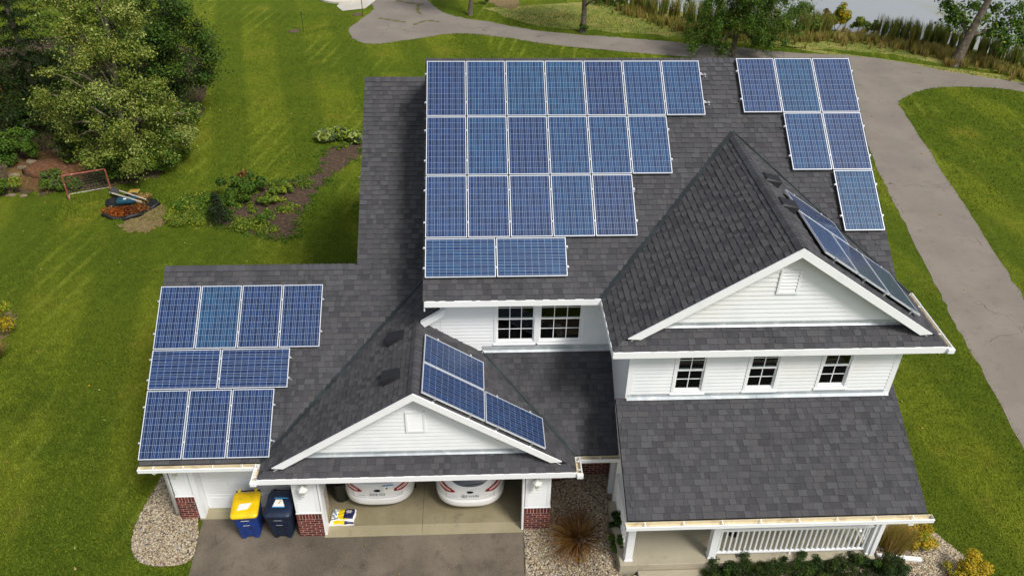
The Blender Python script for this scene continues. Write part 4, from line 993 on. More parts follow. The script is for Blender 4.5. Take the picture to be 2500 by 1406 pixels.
def car(cx, cy, levels, label, hatch, plate, front=4.7):
    t = thing('parked_car', (cx, cy+2.3, .035), label, 'car', 'white cars parked in the garage'); Z0 = .035; NP = 72
    zs = [l[0] for l in levels]
    def prof(z):
        for a, b in zip(levels[:-1], levels[1:]):
            if z <= b[0]: f = (z-a[0])/(b[0]-a[0]); return [p_+(q_-p_)*f for p_, q_ in zip(a[1:], b[1:])]
        return list(levels[-1][1:])
    def S(x, z, off=0):
        """rear surface point at lateral x (-1..1 of the half width)"""
        w, r, f, ex = prof(z); a = abs(x)
        yy = (1-min(a, 1)**ex)**(1/ex); mid = .9
        return Vector((cx+x*w+off*x*.6, cy+r+mid-(mid)*yy-off, Z0+z))
    rings = []
    for z in np.concatenate([np.linspace(a, b, 4)[:-1] for a, b in zip(zs[:-1], zs[1:])]+[[zs[-1]]]):
        w, r, f, ex = prof(float(z)); ring = []
        for k in range(NP):
            th = 2*math.pi*k/NP; c, s = math.cos(th), math.sin(th); x = math.copysign(abs(c)**(2/ex), c)
            y = abs(s)**(2/ex)
            yy = (r+.9-.9*y) if s < 0 else (f-.9+.9*y)
            ring.append((cx+x*w, cy+yy, Z0+float(z)))
        rings.append(ring)
    mb = MB(); mb.loft(rings); mb.build('body', PAINT, t, smooth=True)
    def patch(name, m, xr_, zr_f, off=.006, nx=10, nz=5, parent=t):
        """patch on the rear: x range, and for each x the z range"""
        V = []; F = []
        for i in range(nx+1):
            x = xr_[0]+(xr_[1]-xr_[0])*i/nx; z0, z1 = zr_f(i/nx)
            for j in range(nz+1): V.append(S(x, z0+(z1-z0)*j/nz, off))
        for i in range(nx):
            for j in range(nz): a = i*(nz+1)+j; F.append((a, a+nz+1, a+nz+2, a+1))
        q_ = MB(); q_.mesh(V, F); return q_.build(name, m, parent, smooth=True)
    for s in (-1, 1):
        lo_ = .73 if not hatch else .75
        lt = patch('tail_light', TAILR, (s*.42, s*.985), lambda f: (lo_+.02+.02*f-.05*math.sin(math.pi*f)+.10*f*f, lo_+.05+.22*f**.8), .008)
        patch('lamp_lens', TAILW, (s*.54, s*.90), lambda f: (lo_+.03+.07*f, lo_+.075+.13*f), .013, parent=lt)
        patch('lamp_rim', TAILD, (s*.90, s*.99), lambda f: (lo_+.11+.02*f, lo_+.19+.03*f), .012, 4, 3, parent=lt)
        patch('panel_seam', SEAM, (s*.665, s*.672), lambda f: (.56, .84), .003, 1, 8)
        w_, r_, f_, e_ = prof(.33)
        for yy in (.95, 3.6):
            mb = MB(); mb.tube([(cx+s*(w_-.20), cy+yy, Z0+.33), (cx+s*(w_+.005), cy+yy, Z0+.33)], .325, 24); wh = mb.build('wheel', RUBBER, t)
            mb = MB(); mb.tube([(cx+s*(w_-.10), cy+yy, Z0+.33), (cx+s*(w_+.012), cy+yy, Z0+.33)], .22, 20); mb.build('rim', RIM, wh)
    patch('panel_seam', SEAM, (-.667, .667), lambda f: (.556-.02*math.cos((f-.5)*math.pi), .562-.02*math.cos((f-.5)*math.pi)), .003, 16, 1)
    if hatch:
        patch('rear_window', CGLASS, (-.70, .70), lambda f: (.93+.19*abs(2*f-1)**2.4, 1.42-.06*abs(2*f-1)**2), .006, 18, 10)
        patch('wiper', CARBLK, (-.12, .42), lambda f: (.965+.03*f, .98+.03*f), .016, 6, 1)
    else:
        patch('rear_window', CGLASS, (-.80, .80), lambda f: (1.13, 1.40), .006, 12, 6)
        patch('bumper_strip', CARBLK, (-.83, .83), lambda f: (.225+.02*abs(2*f-1)**2, .275+.04*abs(2*f-1)**2), .006, 24, 2)
    # plate and badge
    pz = .66
    c = S(0, pz, .012); c2 = S(0, pz+.10, .012); up_ = (c2-c).normalized(); X = Vector((1, 0, 0)); nn = X.cross(up_)
    if nn.y > 0: nn = -nn
    mb = MB(); mb.obox(c-X*.155-up_*.07, X*.31, up_*.15, nn*.006); pl = mb.build('number_plate', PLATE, t)
    text_mesh(plate, .105, INK, frame(c+up_*.0+nn*.008, X, up_, nn), 'plate_lettering', pl)
    b0 = S(0, pz+.125, .010); mb = MB(); mb.prism([b0+X*(.085*math.cos(a*math.pi/9))+up_*(.034*math.sin(a*math.pi/9)) for a in range(18)], nn*.008); mb.build('badge', CHROME, t)
    for s, zz, wd in ((-.5, .62, .17), (.52, .61, .13)):
        q0 = S(s, zz, .008); q1 = S(s+(wd if s < 0 else wd), zz, .008); mb = MB(); mb.obox(q0, (q1-q0), Vector((0, 0, .014)), Vector((0, -.003, 0))); mb.build('badge_lettering', GREYL, t)
    return t, S
sedan = [(.17, .80, .16, 4.55, 3.0), (.24, .87, .05, 4.65, 3.0), (.34, .91, .0, 4.7, 3.0), (.50, .92, .0, 4.7, 3.0), (.54, .92, .035, 4.68, 3.2), (.75, .915, .06, 4.66, 3.2), (.93, .89, .08, 4.5, 3.0), (.97, .85, .12, 4.3, 3.0), (1.02, .81, .45, 3.9, 3.0), (1.10, .77, .85, 3.5, 3.0), (1.40, .62, 1.45, 2.6, 3.0), (1.46, .50, 1.7, 2.3, 3.0)]
hatchb = [(.17, .78, .18, 4.35, 2.8), (.24, .86, .06, 4.4, 2.8), (.34, .90, .0, 4.4, 2.8), (.48, .91, .0, 4.4, 2.8), (.53, .91, .045, 4.4, 2.9), (.75, .91, .07, 4.3, 2.9), (.90, .89, .10, 4.2, 2.8), (.98, .87, .15, 4.1, 2.8), (1.25, .78, .38, 3.4, 2.8), (1.45, .68, .62, 2.9, 2.8), (1.56, .58, .9, 2.5, 2.8), (1.60, .45, 1.2, 2.2, 2.8)]
c1, S1 = car(-1.40, .05, sedan, 'white saloon car at left in the open garage, card on boot', False, 'DKB\u00b7353')
c2, S2 = car(.95, -.09, hatchb, 'white hatchback with dark rear window at right in the open garage', True, '568\u00b7WHN', 4.4)
# card with a blue band stuck on the saloon's boot
a = S1(.17, .70, .016); b = S1(.46, .73, .016); u1 = (S1(.3, .93, .016)-S1(.3, .75, .016)).normalized()
mb = MB(); mb.prism([a, b, b+u1*.20, a+u1*.22], (0, -.003, 0)); cdz = mb.build('boot_card', PAPW, c1)
mb = MB(); mb.prism([a+u1*.222+Vector((0, -.004, 0)), b+u1*.202+Vector((0, -.004, 0)), b+u1*.235+Vector((0, -.004, 0)), a+u1*.255+Vector((0, -.004, 0))], (0, -.003, 0)); mb.build('boot_card_band', PAPB, c1)
mb = MB(); m0 = a+(b-a)*.36+u1*.145+Vector((0, -.005, 0)); mb.prism([m0+(b-a).normalized()*(.026*math.cos(k))+u1*(.026*math.sin(k)) for k in np.linspace(0, 5.4, 7)], (0, -.002, 0)); mb.build('card_emblem', TAILD, c1)

DRUM = mat('drum_green', '#20261f', .5); t = thing('trash_drum', (-2.42, .62, .036), 'dark drum inside the garage behind the left jamb', 'drum'); m_ = MB(); m_.lathe((-2.42, .62, .036), [(.2, 0), (.24, .6), (.255, .62), (.25, .66)], 20); m_.build('drum_body', DRUM, t, smooth=False); m_ = MB(); m_.lathe((-2.42, .62, .70), [(.26, 0), (.26, .03), (.1, .07), (.03, .08)], 20); m_.build('drum_lid', BLACK, t)
# ------------------------------------------------------------------ bag on the garage floor
BAGY = mat('bag_yellow', '#dcbf0e', .4); BAGN = mat('bag_navy', '#1c1c4a', .4); BAGB = mat('bag_blue_streak', '#6f8fb5', .5)
bx, by, bz = -2.30, -.10, .036
t = thing('salt_bag', (bx, by, bz), 'white, yellow and navy plastic bag lying on the garage floor', 'bag'); NX, NY = 24, 18
def bagp(i, j, up_):
    fx, fy = i/NX*2-1, j/NY*2-1; x = fx*.30; y = fy*.235; e = (1-abs(fx)**3.5)*(1-abs(fy)**3.5)
    h = .065+up_*(.07*e**.5+.008*math.sin(9*fx+3*fy)+.006*math.sin(13*fy-4*fx)) if up_ else .004
    return (bx+x*(1+.03*math.sin(5*fy))+.02*fy, by+y*(1+.02*math.sin(6*fx)), bz+h)
mb = MB(); V = [bagp(i, j, 1) for i in range(NX+1) for j in range(NY+1)]+[bagp(i, j, 0) for i in range(NX+1) for j in range(NY+1)]
F = []; mi = []; n1 = (NX+1)*(NY+1); ix = lambda i, j: i*(NY+1)+j
for i in range(NX):
    for j in range(NY):
        fx, fy = (i+.5)/NX, (j+.5)/NY; m = 0
        if fy > .30:
            if .30 < fx < .56: m = 1
            elif .56 < fx < .95 and fy < .97: m = 2
            elif .05 < fx < .24 and (fx*2.2+fy*1.1) % .34 < .16: m = 3
        elif fy < .14 and .16 < fx < .62: m = 1
        elif fy < .12 and fx > .64: m = 2
        elif .20 < fy < .27 and .06 < fx < .34: m = 2
        elif .20 < fy < .27 and .38 < fx < .75: m = 1
        mb.mesh([V[ix(i, j)], V[ix(i+1, j)], V[ix(i+1, j+1)], V[ix(i, j+1)]], [(0, 1, 2, 3)], m)
for seq in ([(i, 0) for i in range(NX+1)], [(NX, j) for j in range(NY+1)], [(i, NY) for i in range(NX, -1, -1)], [(0, j) for j in range(NY, -1, -1)]):
    for p_, q_ in zip(seq[:-1], seq[1:]): mb.face([V[ix(*p_)], V[n1+ix(*p_)], V[n1+ix(*q_)], V[ix(*q_)]], 0)
mb.build('sack', [PAPW, BAGY, BAGN, BAGB], t, smooth=True)
for k, (w, yy) in enumerate(((.13, .13), (.16, .10), (.11, .07))):
    mb = MB(); mb.box((bx+.14-w/2+.01, by+yy-.005, bz+.138), (bx+.14+w/2+.01, by+yy+.006, bz+.142)); mb.build('print_line', PAPW, t)

# ------------------------------------------------------------------ VEGETATION
def unit(a): return a/np.maximum(np.linalg.norm(a, axis=1, keepdims=True), 1e-9)
def leaf_mesh(name, clumps, count, size, mats, parent, weights=None, aspect=.55, up=.5, droop=.0, shell=.45, org=None, kind=None, soft=False):
    """many leaf-sized faces spread through the clumps (x, y, z, rx, ry, rz)"""
    C = np.array(clumps, dtype=float); w = (C[:, 3]*C[:, 4]*C[:, 5])**(2/3); w /= w.sum()
    k = rng.choice(len(C), count, p=w); d = unit(rng.normal(size=(count, 3))); r = rng.random((count, 1))**shell if not soft else np.abs(rng.normal(0, .54, (count, 1)))
    P = C[k, :3]+d*r*C[k, 3:6]; P[:, 2] = np.maximum(P[:, 2], .03)
    n = unit(d*.6+np.array([0, 0, up])+rng.normal(size=(count, 3))*.55); a = unit(rng.normal(size=(count, 3))+np.array([0, 0, -droop]))
    t = unit(a-n*(a*n).sum(1, keepdims=True)); b = np.cross(n, t); s = size*rng.uniform(.65, 1.35, (count, 1)); h = n*s*.12
    V = np.stack([P-t*s*.5, P+b*s*aspect*.5+h, P+t*s*.5, P-b*s*aspect*.5+h], 1).reshape(-1, 3); F = np.arange(count*4).reshape(-1, 4)
    wm = np.array(weights if weights else [1]*len(mats), float); wm /= wm.sum()
    # neighbouring leaves share a tint: one clump leans to one colour
    pref = rng.choice(len(mats), len(C), p=wm); mi = np.where(rng.random(count) < .45, pref[k], rng.choice(len(mats), count, p=wm))
    o = npmesh(name, V, F, mats, mi, parent, org if org is not None else (float(C[0, 0]), float(C[0, 1]), 0))
    if kind: tag(o, kind=kind)
    return o
def clumps_in(c, R, n, rc, low=-.8, shell=.5):
    """clump centres inside an ellipsoid"""
    o = []
    while len(o) < n:
        d = Vector((rnd.gauss(0, 1), rnd.gauss(0, 1), rnd.gauss(0, 1))).normalized()
        if d.z < low: continue
        r = rnd.random()**shell*.86; s = rc*rnd.uniform(.65, 1.35)
        o.append((c[0]+d.x*R[0]*r, c[1]+d.y*R[1]*r, c[2]+d.z*R[2]*r, s, s, s*.72))
    return o
def tree(label, base, top, r0, clumps, count, size, mats, wts=None, bark=None, group=None, name='tree', limbs=14, droop=.3, aspect=.55, sway=.25, split=.35):
    base = Vector(base); top = Vector(top)
    t = thing(name, base, label, 'tree', group); H = top-base
    pts = [base+H*f+Vector((math.sin(f*5+base.x)*sway*f*(1-f)*2, math.cos(f*4+base.y)*sway*f*(1-f)*2, 0)) for f in np.linspace(0, 1, 9)]
    mb = MB(); mb.tube([base-Vector((0, 0, .1))]+pts, [r0*1.45]+[r0*(1.25-.25*min(1, f*8))*(1-.82*f) for f in np.linspace(0, 1, 9)], 9)
    tr = mb.build('trunk', bark or BARK, t, smooth=True)
    for c in rnd.sample(clumps, min(limbs, len(clumps))):
        c = Vector(c[:3]); f = max(split*.6, min(.92, ((c.z-base.z)/max(H.z, .1))*.72-.02+rnd.uniform(-.06, .06))); a = base+H*f
        k = f*8; i0 = int(k); a = pts[i0]+(pts[min(8, i0+1)]-pts[i0])*(k-i0); d = c-a
        lm = MB(); q_ = [a, a+d*.35+Vector((0, 0, d.length*.10)), a+d*.7+Vector((0, 0, d.length*.09)), c]; rr = r0*(1-.8*f)*.55
        lm.tube(q_, [rr, rr*.7, rr*.45, rr*.2], 5); lm.build('limb', bark or BARK, t, smooth=True)
    leaf_mesh('crown', clumps, count, size, mats, t, wts, aspect, droop=droop, org=tuple(base), soft=True)
    return t
def bush(label, c, R, mats, count, size, cat='shrub', name='shrub', group=None, n=14, wts=None, aspect=.55, stems=5, base=None, droop=0, rc=None):
    c = Vector(c); b = Vector((c.x, c.y, c.z if base is None else base)); t = thing(name, b, label, cat, group)
    cl = clumps_in((c.x, c.y, b.z+R[2]*.95), R, n, rc or min(R)*.42, -.75)
    if rc: cl = [q_[:5]+(min(q_[5], R[2]*.7),) for q_ in cl]
    leaf_mesh('foliage', cl, count, size, mats, t, wts, aspect, org=tuple(b), droop=droop)
    for k in range(stems):
        q_ = rnd.choice(cl); m_ = MB(); m_.tube([b+Vector((rnd.uniform(-.06, .06), rnd.uniform(-.06, .06), -.03)), (b+Vector(q_[:3]))/2, Vector(q_[:3])], [.018, .012, .006], 4); m_.build('stem', BARK, t)
    return t
def blades(name, pts, n, L, spread, width, mats, parent, org, lean=(0, 0), seg=4, wts=None, curl=.8, vs=1.0):
    """ribbon blades from the base points"""
    B = np.array(pts, float); k = rng.integers(0, len(B), n); a = rng.uniform(0, 2*np.pi, n); l = rng.uniform(L[0], L[1], n)
    out = np.stack([np.cos(a), np.sin(a)], 1)*rng.uniform(.1, 1, (n, 1))*spread+np.array(lean); P0 = B[k]+np.concatenate([np.stack([np.cos(a), np.sin(a)], 1)*rng.uniform(0, .07, (n, 1)), np.zeros((n, 1))], 1)
    side = np.stack([-np.sin(a), np.cos(a), np.zeros(n)], 1); V = []
    for s in range(seg+1):
        f = s/seg; h = (f-curl*.5*f*f*np.linalg.norm(out, axis=1)/max(spread, .01)*.9)*l*vs; xy = P0[:, :2]+out*(f**1.3)[..., None]*l[:, None] if False else P0[:, :2]+out*(f**1.4)*l[:, None]
        p_ = np.concatenate([xy, (P0[:, 2]+np.maximum(h, .01))[:, None]], 1); w = width*(1-.75*f)
        V += [p_-side*w, p_+side*w]
    V = np.stack(V, 1).reshape(-1, 3); m = 2*(seg+1); F = np.concatenate([np.stack([np.arange(n)*m+2*s, np.arange(n)*m+2*s+1, np.arange(n)*m+2*s+3, np.arange(n)*m+2*s+2], 1) for s in range(seg)])
    wm = np.array(wts if wts else [1]*len(mats), float); mi = np.tile(rng.choice(len(mats), n, p=wm/wm.sum()), seg)
    return npmesh(name, V, F, mats, mi, parent, org)
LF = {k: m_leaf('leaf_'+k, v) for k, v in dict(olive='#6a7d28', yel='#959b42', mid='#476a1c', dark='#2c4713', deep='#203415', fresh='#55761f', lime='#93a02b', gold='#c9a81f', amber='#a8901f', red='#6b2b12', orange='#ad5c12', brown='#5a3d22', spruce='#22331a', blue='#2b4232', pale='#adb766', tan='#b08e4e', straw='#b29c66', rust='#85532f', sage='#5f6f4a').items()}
def gx(u, v, z=0): return Vector(G(u, v, z))

# left-hand grove -------------------------------------------------
b0 = gx(318, 432); cc = Vector((-13.55, 19.1, 4.7))
cl = []
for (x, y, z, rx, rz, n_) in ((-13.9, 19.3, 5.4, 1.6, 4.4, 34), (-12.0, 19.4, 2.7, 1.3, 1.6, 14), (-15.7, 19.2, 3.4, 1.45, 2.0, 16), (-12.6, 19.6, 6.0, 1.1, 2.2, 14), (-15.2, 19.6, 7.2, 1.1, 2.0, 10), (-13.6, 18.2, 1.7, 1.9, 1.0, 12)):
    cl += [q_[:5]+(q_[5]*rnd.uniform(.6, 1.5),) for q_ in clumps_in((x, y, z), (rx, rx*.9, rz), n_, .5, -.95, .5)]
cl += [(x, y, z, .6, .6, .5) for x, y, z in ((-11.2, 19.4, 1.7), (-11.0, 20, 2.4), (-16.2, 19.4, 2.2), (-11.9, 18.4, 1.3), (-15.0, 18.2, 1.4), (-13.2, 17.6, 1.1), (-13.9, 17.4, 3.2), (-13.4, 17.2, 4.6), (-13.7, 17.3, 5.8), (-13.0, 17.5, 6.6), (-14.4, 17.3, 6.2), (-14.3, 17.5, 4.0), (-12.8, 17.4, 3.0))]
cl = [q_[:3]+(q_[3]*rnd.uniform(.6, 1.2), q_[4]*rnd.uniform(.6, 1.2), q_[5]) for q_ in cl]
tree('large loose yellow-green birch in front of the left grove', b0, Vector((-13.4, 20.2, 9.6)), .15, cl, 80000, .10, [LF['olive'], LF['yel'], LF['mid'], LF['pale'], LF['dark']], (.38, .27, .1, .2, .05), BARKW, 'trees of the left grove', 'birch_tree', 20, .5)
b1 = gx(450, 295); cc = Vector((-13.0, 25.0, 3.9))
tree('dense dark green maple right of the birch', b1, cc+Vector((0, 0, 4.5)), .2, clumps_in(cc, (2.15, 2.2, 4.0), 70, .75, -.9, .4), 42000, .115, [LF['mid'], LF['dark'], LF['fresh'], LF['deep']], (.3, .36, .1, .24), None, 'trees of the left grove', 'maple_tree', 12, .3)
def spruce(label, base, H, R, n, mats):
    base = Vector(base); t = thing('spruce_tree', base, label, 'tree', 'trees of the left grove'); mb = MB(); mb.tube([base, base+Vector((0, 0, H))], [.2, .03], 8); mb.build('trunk', BARK, t); cl = []
    for k in range(n):
        f = (k+.5)/n; z = .5+(H-.6)*f; r = R*(1-f)**.85; m = max(3, int(9*(1-f)+3)); a0 = rnd.random()*6
        for i in range(m):
            a = a0+2*math.pi*i/m
            for q_ in (.15, .45, .8, 1.0): cl.append((base.x+math.cos(a)*r*q_, base.y+math.sin(a)*r*q_, base.z+z-.25*r*q_*q_, .34*r*.5+.12, .34*r*.5+.12, .16))
    leaf_mesh('crown', cl, int(24000), .15, mats, t, None, .3, up=.3, droop=.5, org=tuple(base)); return t
spruce('tall dark spruce at the top left corner', Vector((-19.6, 24.2, 0)), 11, 2.7, 16, [LF['spruce'], LF['deep'], LF['dark']])
spruce('dark spruce at the left edge beside the tall spruce', Vector((-23.2, 24.5, 0)), 9.5, 2.7, 14, [LF['spruce'], LF['deep'], LF['blue']])
spruce('dark spruce rising behind the birch crown', Vector((-17.0, 28.5, 0)), 11, 2.8, 15, [LF['spruce'], LF['dark'], LF['deep']])
sg_ = 'shrubs of the left grove'
for (u, v, R, mats, cnt, sz, lb) in (
    (40, 300, (1.6, 1.3, 1.4), ['brown', 'olive', 'rust', 'mid'], 5000, .14, 'brown-tinged shrub at the left edge below the spruces'),
    (100, 320, (1.5, 1.2, 1.1), ['mid', 'dark', 'sage'], 4500, .14, 'mid green shrub left of the birch'),
    (45, 390, (1.3, 1.0, .8), ['mid', 'dark', 'fresh'], 4500, .12, 'low green shrub behind the mulch mound'),
    (10, 475, (.8, .6, .45), ['fresh', 'lime', 'mid'], 2500, .10, 'bright low plant at the left edge beside the rocks'),
    (150, 462, (1.1, .55, .45), ['mid', 'sage', 'olive', 'fresh'], 3000, .10, 'mixed low plants left of the hockey goal'),
    (290, 440, (1.0, .8, .75), ['mid', 'fresh', 'dark'], 4500, .11, 'bushy green shrub behind the hockey goal'),
    (372, 428, (1.25, .9, .85), ['fresh', 'mid', 'lime'], 5500, .11, 'bright green shrub right of the hockey goal'),
    (420, 395, (1.1, .8, .8), ['fresh', 'mid', 'olive'], 4000, .11, 'bright green shrub at the right end of the grove'),
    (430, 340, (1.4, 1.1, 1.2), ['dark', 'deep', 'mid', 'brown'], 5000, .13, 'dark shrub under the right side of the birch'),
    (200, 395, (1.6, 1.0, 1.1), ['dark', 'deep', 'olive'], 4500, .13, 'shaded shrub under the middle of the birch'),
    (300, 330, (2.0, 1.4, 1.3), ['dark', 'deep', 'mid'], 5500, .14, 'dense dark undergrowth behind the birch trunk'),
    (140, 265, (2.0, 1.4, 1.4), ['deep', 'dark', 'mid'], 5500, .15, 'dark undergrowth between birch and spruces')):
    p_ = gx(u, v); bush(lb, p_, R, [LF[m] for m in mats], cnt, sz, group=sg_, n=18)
sheet('leaf_litter', *[ragged(x_, .15) for x_ in [spline([G(*p)[:2] for p in ((-60, 440), (60, 470), (250, 462), (400, 425), (455, 340), (500, 240), (470, 120), (250, 80), (-80, 150))], 4, True)]], SOIL, .010)
bush('golden-green juniper at the far left edge of the lawn', gx(-12, 815), (.75, .6, .7), [LF['lime'], LF['gold'], LF['olive']], 4000, .08, group='plants at the left lawn edge')
t = thing('ornamental_grass', gx(-5, 880), 'dry brown grass clump at the far left edge of the lawn', 'grass plant'); blades('leaf_blades', [tuple(gx(-5, 880))], 350, (.5, .9), .7, .009, [LF['tan'], LF['brown'], LF['straw']], t, tuple(gx(-5, 880)))

# trees by the path ------------------------------------------------
WIL = [LF['mid'], LF['olive'], LF['dark'], LF['fresh']]
b = gx(1147, 38); tree('slim tree by the path, left one with only its trunk in view', b, b+Vector((.2, .3, 6.5)), .16, clumps_in(b+Vector((0, 0, 5.2)), (2.6, 2.6, 2.4), 34, .75, -.7), 5000, .2, WIL, None, None, 'trees along the path', limbs=8)
b = gx(1422, 80); c_ = clumps_in(b+Vector((0, 0, 4.9)), (3.0, 3.0, 2.6), 44, .8, -.8)+[(b.x+dx, b.y+dy, z, .35, .35, .6) for dx, dy, z in ((1.9, -.4, 1.9), (2.4, -.2, 2.2), (.9, -.8, 2.3), (-1.2, -.3, 2.4), (3.0, 0, 2.5))]
tree('slim tree by the path with a leafy shrub at its foot', b, b+Vector((.1, .3, 7)), .19, c_, 8000, .17, WIL, None, None, 'trees along the path', limbs=10, droop=.8)
bush('small leafy shoots at the foot of a path tree', b+Vector((-.05, -.15, 0)), (.5, .4, .38), [LF['mid'], LF['dark']], 900, .11, n=8)
b = gx(1788, 138)
c_ = clumps_in(b+Vector((.2, .4, 4.4)), (3.1, 3.0, 2.6), 30, .75, -.5)+[tuple(gx(u, v, z))+(.42, .42, .75) for u, v, z in ((1700, 75, 1.6), (1690, 115, .9), (1720, 60, 2.0), (1760, 50, 2.4), (1740, 100, 1.4), (1830, 70, 1.9), (1870, 95, 1.3), (1915, 105, 1.0), (1850, 45, 2.3), (1900, 60, 1.9), (1800, 30, 2.6), (1930, 70, 1.7), (1680, 95, 1.3))]
for _ in range(170):
    q_ = Vector((b.x+.2+rnd.gauss(0, 1.45), b.y+rnd.gauss(0, 1.1), 0)); q_.z = .55+1.0*abs((q_.x-b.x))*0+rnd.random()**.8*2.9+(.9 if abs(q_.x-b.x) < .7 else 0); c_.append((q_.x, q_.y, max(q_.z, .5+.25*abs(q_.x-b.x)), .46, .46, .6))
tree('weeping birch standing behind the roof beside the path', b, b+Vector((.5, .6, 7)), .17, c_, 70000, .105, WIL, (.35, .25, .25, .15), BARK, 'trees along the path', 'birch_tree', 9, 1.2)
b = gx(2330, 160); tp = Vector((31.6, 33, 7.5))
c_ = clumps_in(tp+Vector((.3, .6, -.6)), (3.4, 3.0, 2.6), 46, .85, -.8)+[tuple(gx(u, v, z))+(.75, .75, .6) for u, v, z in ((2330, 25, 2.8), (2318, 50, 2.3), (2355, 55, 2.3), (2440, 60, 2.4), (2470, 30, 2.8), (2490, 75, 2.2), (2420, 80, 2.0), (2460, 105, 1.7), (2500, 50, 2.6), (2380, 15, 3.0), (2310, 10, 3.0), (2340, 40, 2.6), (2400, 45, 2.6), (2430, 20, 3.0), (2480, 55, 2.5), (2450, 85, 2.0), (2500, 100, 1.8), (2495, 15, 3.0))]
tree('leaning cottonwood with grey trunk between path and lake', b, tp, .30, c_, 20000, .17, [LF['mid'], LF['fresh'], LF['dark'], LF['lime']], (.4, .25, .25, .1), BARK, 'trees along the path', 'cottonwood_tree', 9, .6, .8, .1)
t = thing('tall_grass_tuft', b, 'dry grass tuft round the foot of the leaning cottonwood', 'grass plant'); blades('leaf_blades', [tuple(b+Vector((rnd.uniform(-.6, .6), rnd.uniform(-.5, .3), 0))) for _ in range(30)], 700, (.3, .7), .5, .014, [LF['straw'], LF['olive'], LF['tan']], t, tuple(b))

# lake shore --------------------------------------------------------
def along(pts, n, wid, off=0):
    """random ground points in a band beside a pixel line"""
    P = spline([G(*p)[:2] for p in pts], 8); o = []
    for _ in range(n):
        i = rnd.randrange(len(P)-1); f = rnd.random(); o.append((P[i][0]+(P[i+1][0]-P[i][0])*f+rnd.gauss(0, wid*.4), P[i][1]+(P[i+1][1]-P[i][1])*f+rnd.gauss(0, wid*.5)+off, 0))
    return o
def stand(name, pts, n, L, w, mats, label, cat, spread=.18, wid=.9, wts=None, nb=260, off=0):
    B = along(pts, nb, wid, off); o = blades(name, B, n, L, spread, w, [LF[m] for m in mats], None, B[0][:2]+(0,), seg=3, wts=wts, curl=.5); return tag(o, label, cat, kind='stuff')
stand('reeds', ((2150, 92), (2200, 100), (2260, 108), (2330, 118), (2420, 140), (2520, 180)), 4200, (.8, 1.55), .022, ['mid', 'olive', 'sage', 'yel', 'olive', 'tan'], 'tall dark green cattail reeds at the water edge on the right', 'reeds', nb=170)
stand('reeds', ((1470, 6), (1540, 22), (1610, 38), (1700, 58), (1800, 70), (1960, 84), (2010, 88)), 5500, (.9, 1.7), .022, ['olive', 'mid', 'tan', 'sage', 'yel'], 'mixed green and brown reeds at the shore behind the weeping birch', 'reeds', nb=200)
stand('tall_grass', ((1930, 98), (2020, 98), (2110, 100), (2200, 118), (2280, 132), (2360, 150), (2440, 170), (2530, 205)), 9000, (.3, .65), .018, ['straw', 'tan', 'olive', 'yel', 'straw'], 'tan and yellow meadow grass between lawn and lake reeds', 'tall grass', .35, 1.0, nb=400)
stand('tall_grass', ((1520, 28), (1600, 52), (1690, 80), (1780, 92), (1930, 100)), 6000, (.3, .7), .018, ['straw', 'olive', 'tan', 'yel'], 'tan meadow grass along the shore behind the weeping birch', 'tall grass', .35, .9, nb=300)
bush('yellow-green willow bush at the water edge', gx(2040, 76), (.85, .8, .95), [LF['lime'], LF['gold'], LF['fresh']], 3200, .13, n=16)
bush('small yellow-green bush right of the shore rock', gx(2092, 80), (.7, .6, .5), [LF['lime'], LF['olive'], LF['fresh']], 1800, .12, n=10)
bush('low olive bush right along the shore', gx(2130, 82), (.7, .5, .45), [LF['olive'], LF['yel'], LF['fresh']], 1500, .12, n=10)
bush('reddish brown dry shrub beside the yellow-green willow bush', gx(2005, 72), (.5, .5, .9), [LF['brown'], LF['rust'], LF['olive']], 1600, .12, n=10)
bush('olive willow shrub left of the brown dry shrub', gx(1955, 66), (.9, .8, .85), [LF['olive'], LF['mid'], LF['sage']], 2600, .13, n=14)
bush('small green bush on the straw patch beyond the path', gx(1184, 12), (.5, .4, .5), [LF['mid'], LF['fresh']], 900, .12, n=8)
def rock(label, c, R, seed=0):
    R = tuple(x_*.6 for x_ in R)
    q_ = random.Random(seed); bm = bmesh.new(); bmesh.ops.create_icosphere(bm, subdivisions=2, radius=1)
    for v in bm.verts: k = 1+q_.uniform(-.16, .16); v.co = Vector((v.co.x*R[0]*k, v.co.y*R[1]*k, max(v.co.z, -.35)*R[2]*k))
    me = bpy.data.meshes.new('rock'); bm.to_mesh(me); bm.free(); me.materials.append(ROCK); o = bpy.data.objects.new('rock', me); COL.objects.link(o); place(o, None, Vector(c)+Vector((0, 0, R[2]*.3))); return tag(o, label, 'rock')
rock('pale rock at the water edge beside the willow bush', gx(2062, 78), (.42, .3, .3), 1)
for i, (u, v, R, lb) in enumerate(((36, 432, (.42, .3, .22), 'flat beige rock at the left end of the mulch mound'), (56, 412, (.38, .25, .2), 'beige rock on the upper left rim of the mulch mound'), (78, 398, (.45, .25, .22), 'long beige rock on the upper rim of the mulch mound'), (6, 408, (.4, .3, .3), 'stacked beige rock at the left edge'), (58, 479, (.28, .2, .1), 'small flat rock in the lawn left of the goal'), (25, 478, (.4, .2, .1), 'flat stone beside the bright low plant'), (140, 372, (.4, .25, .2), 'brownish rock behind the mulch mound'))): rock(lb, gx(u, v), R, i+3)
rock('pale splash stone beside the left roof edge', gx(877, 433), (.12, .09, .06), 30)
m_ = MB(); R_ = [Vector((math.cos(a)*1.5, math.sin(a)*1.0, 0)) for a in np.linspace(0, 6.28, 25)[:-1]]; c_ = gx(140, 412)
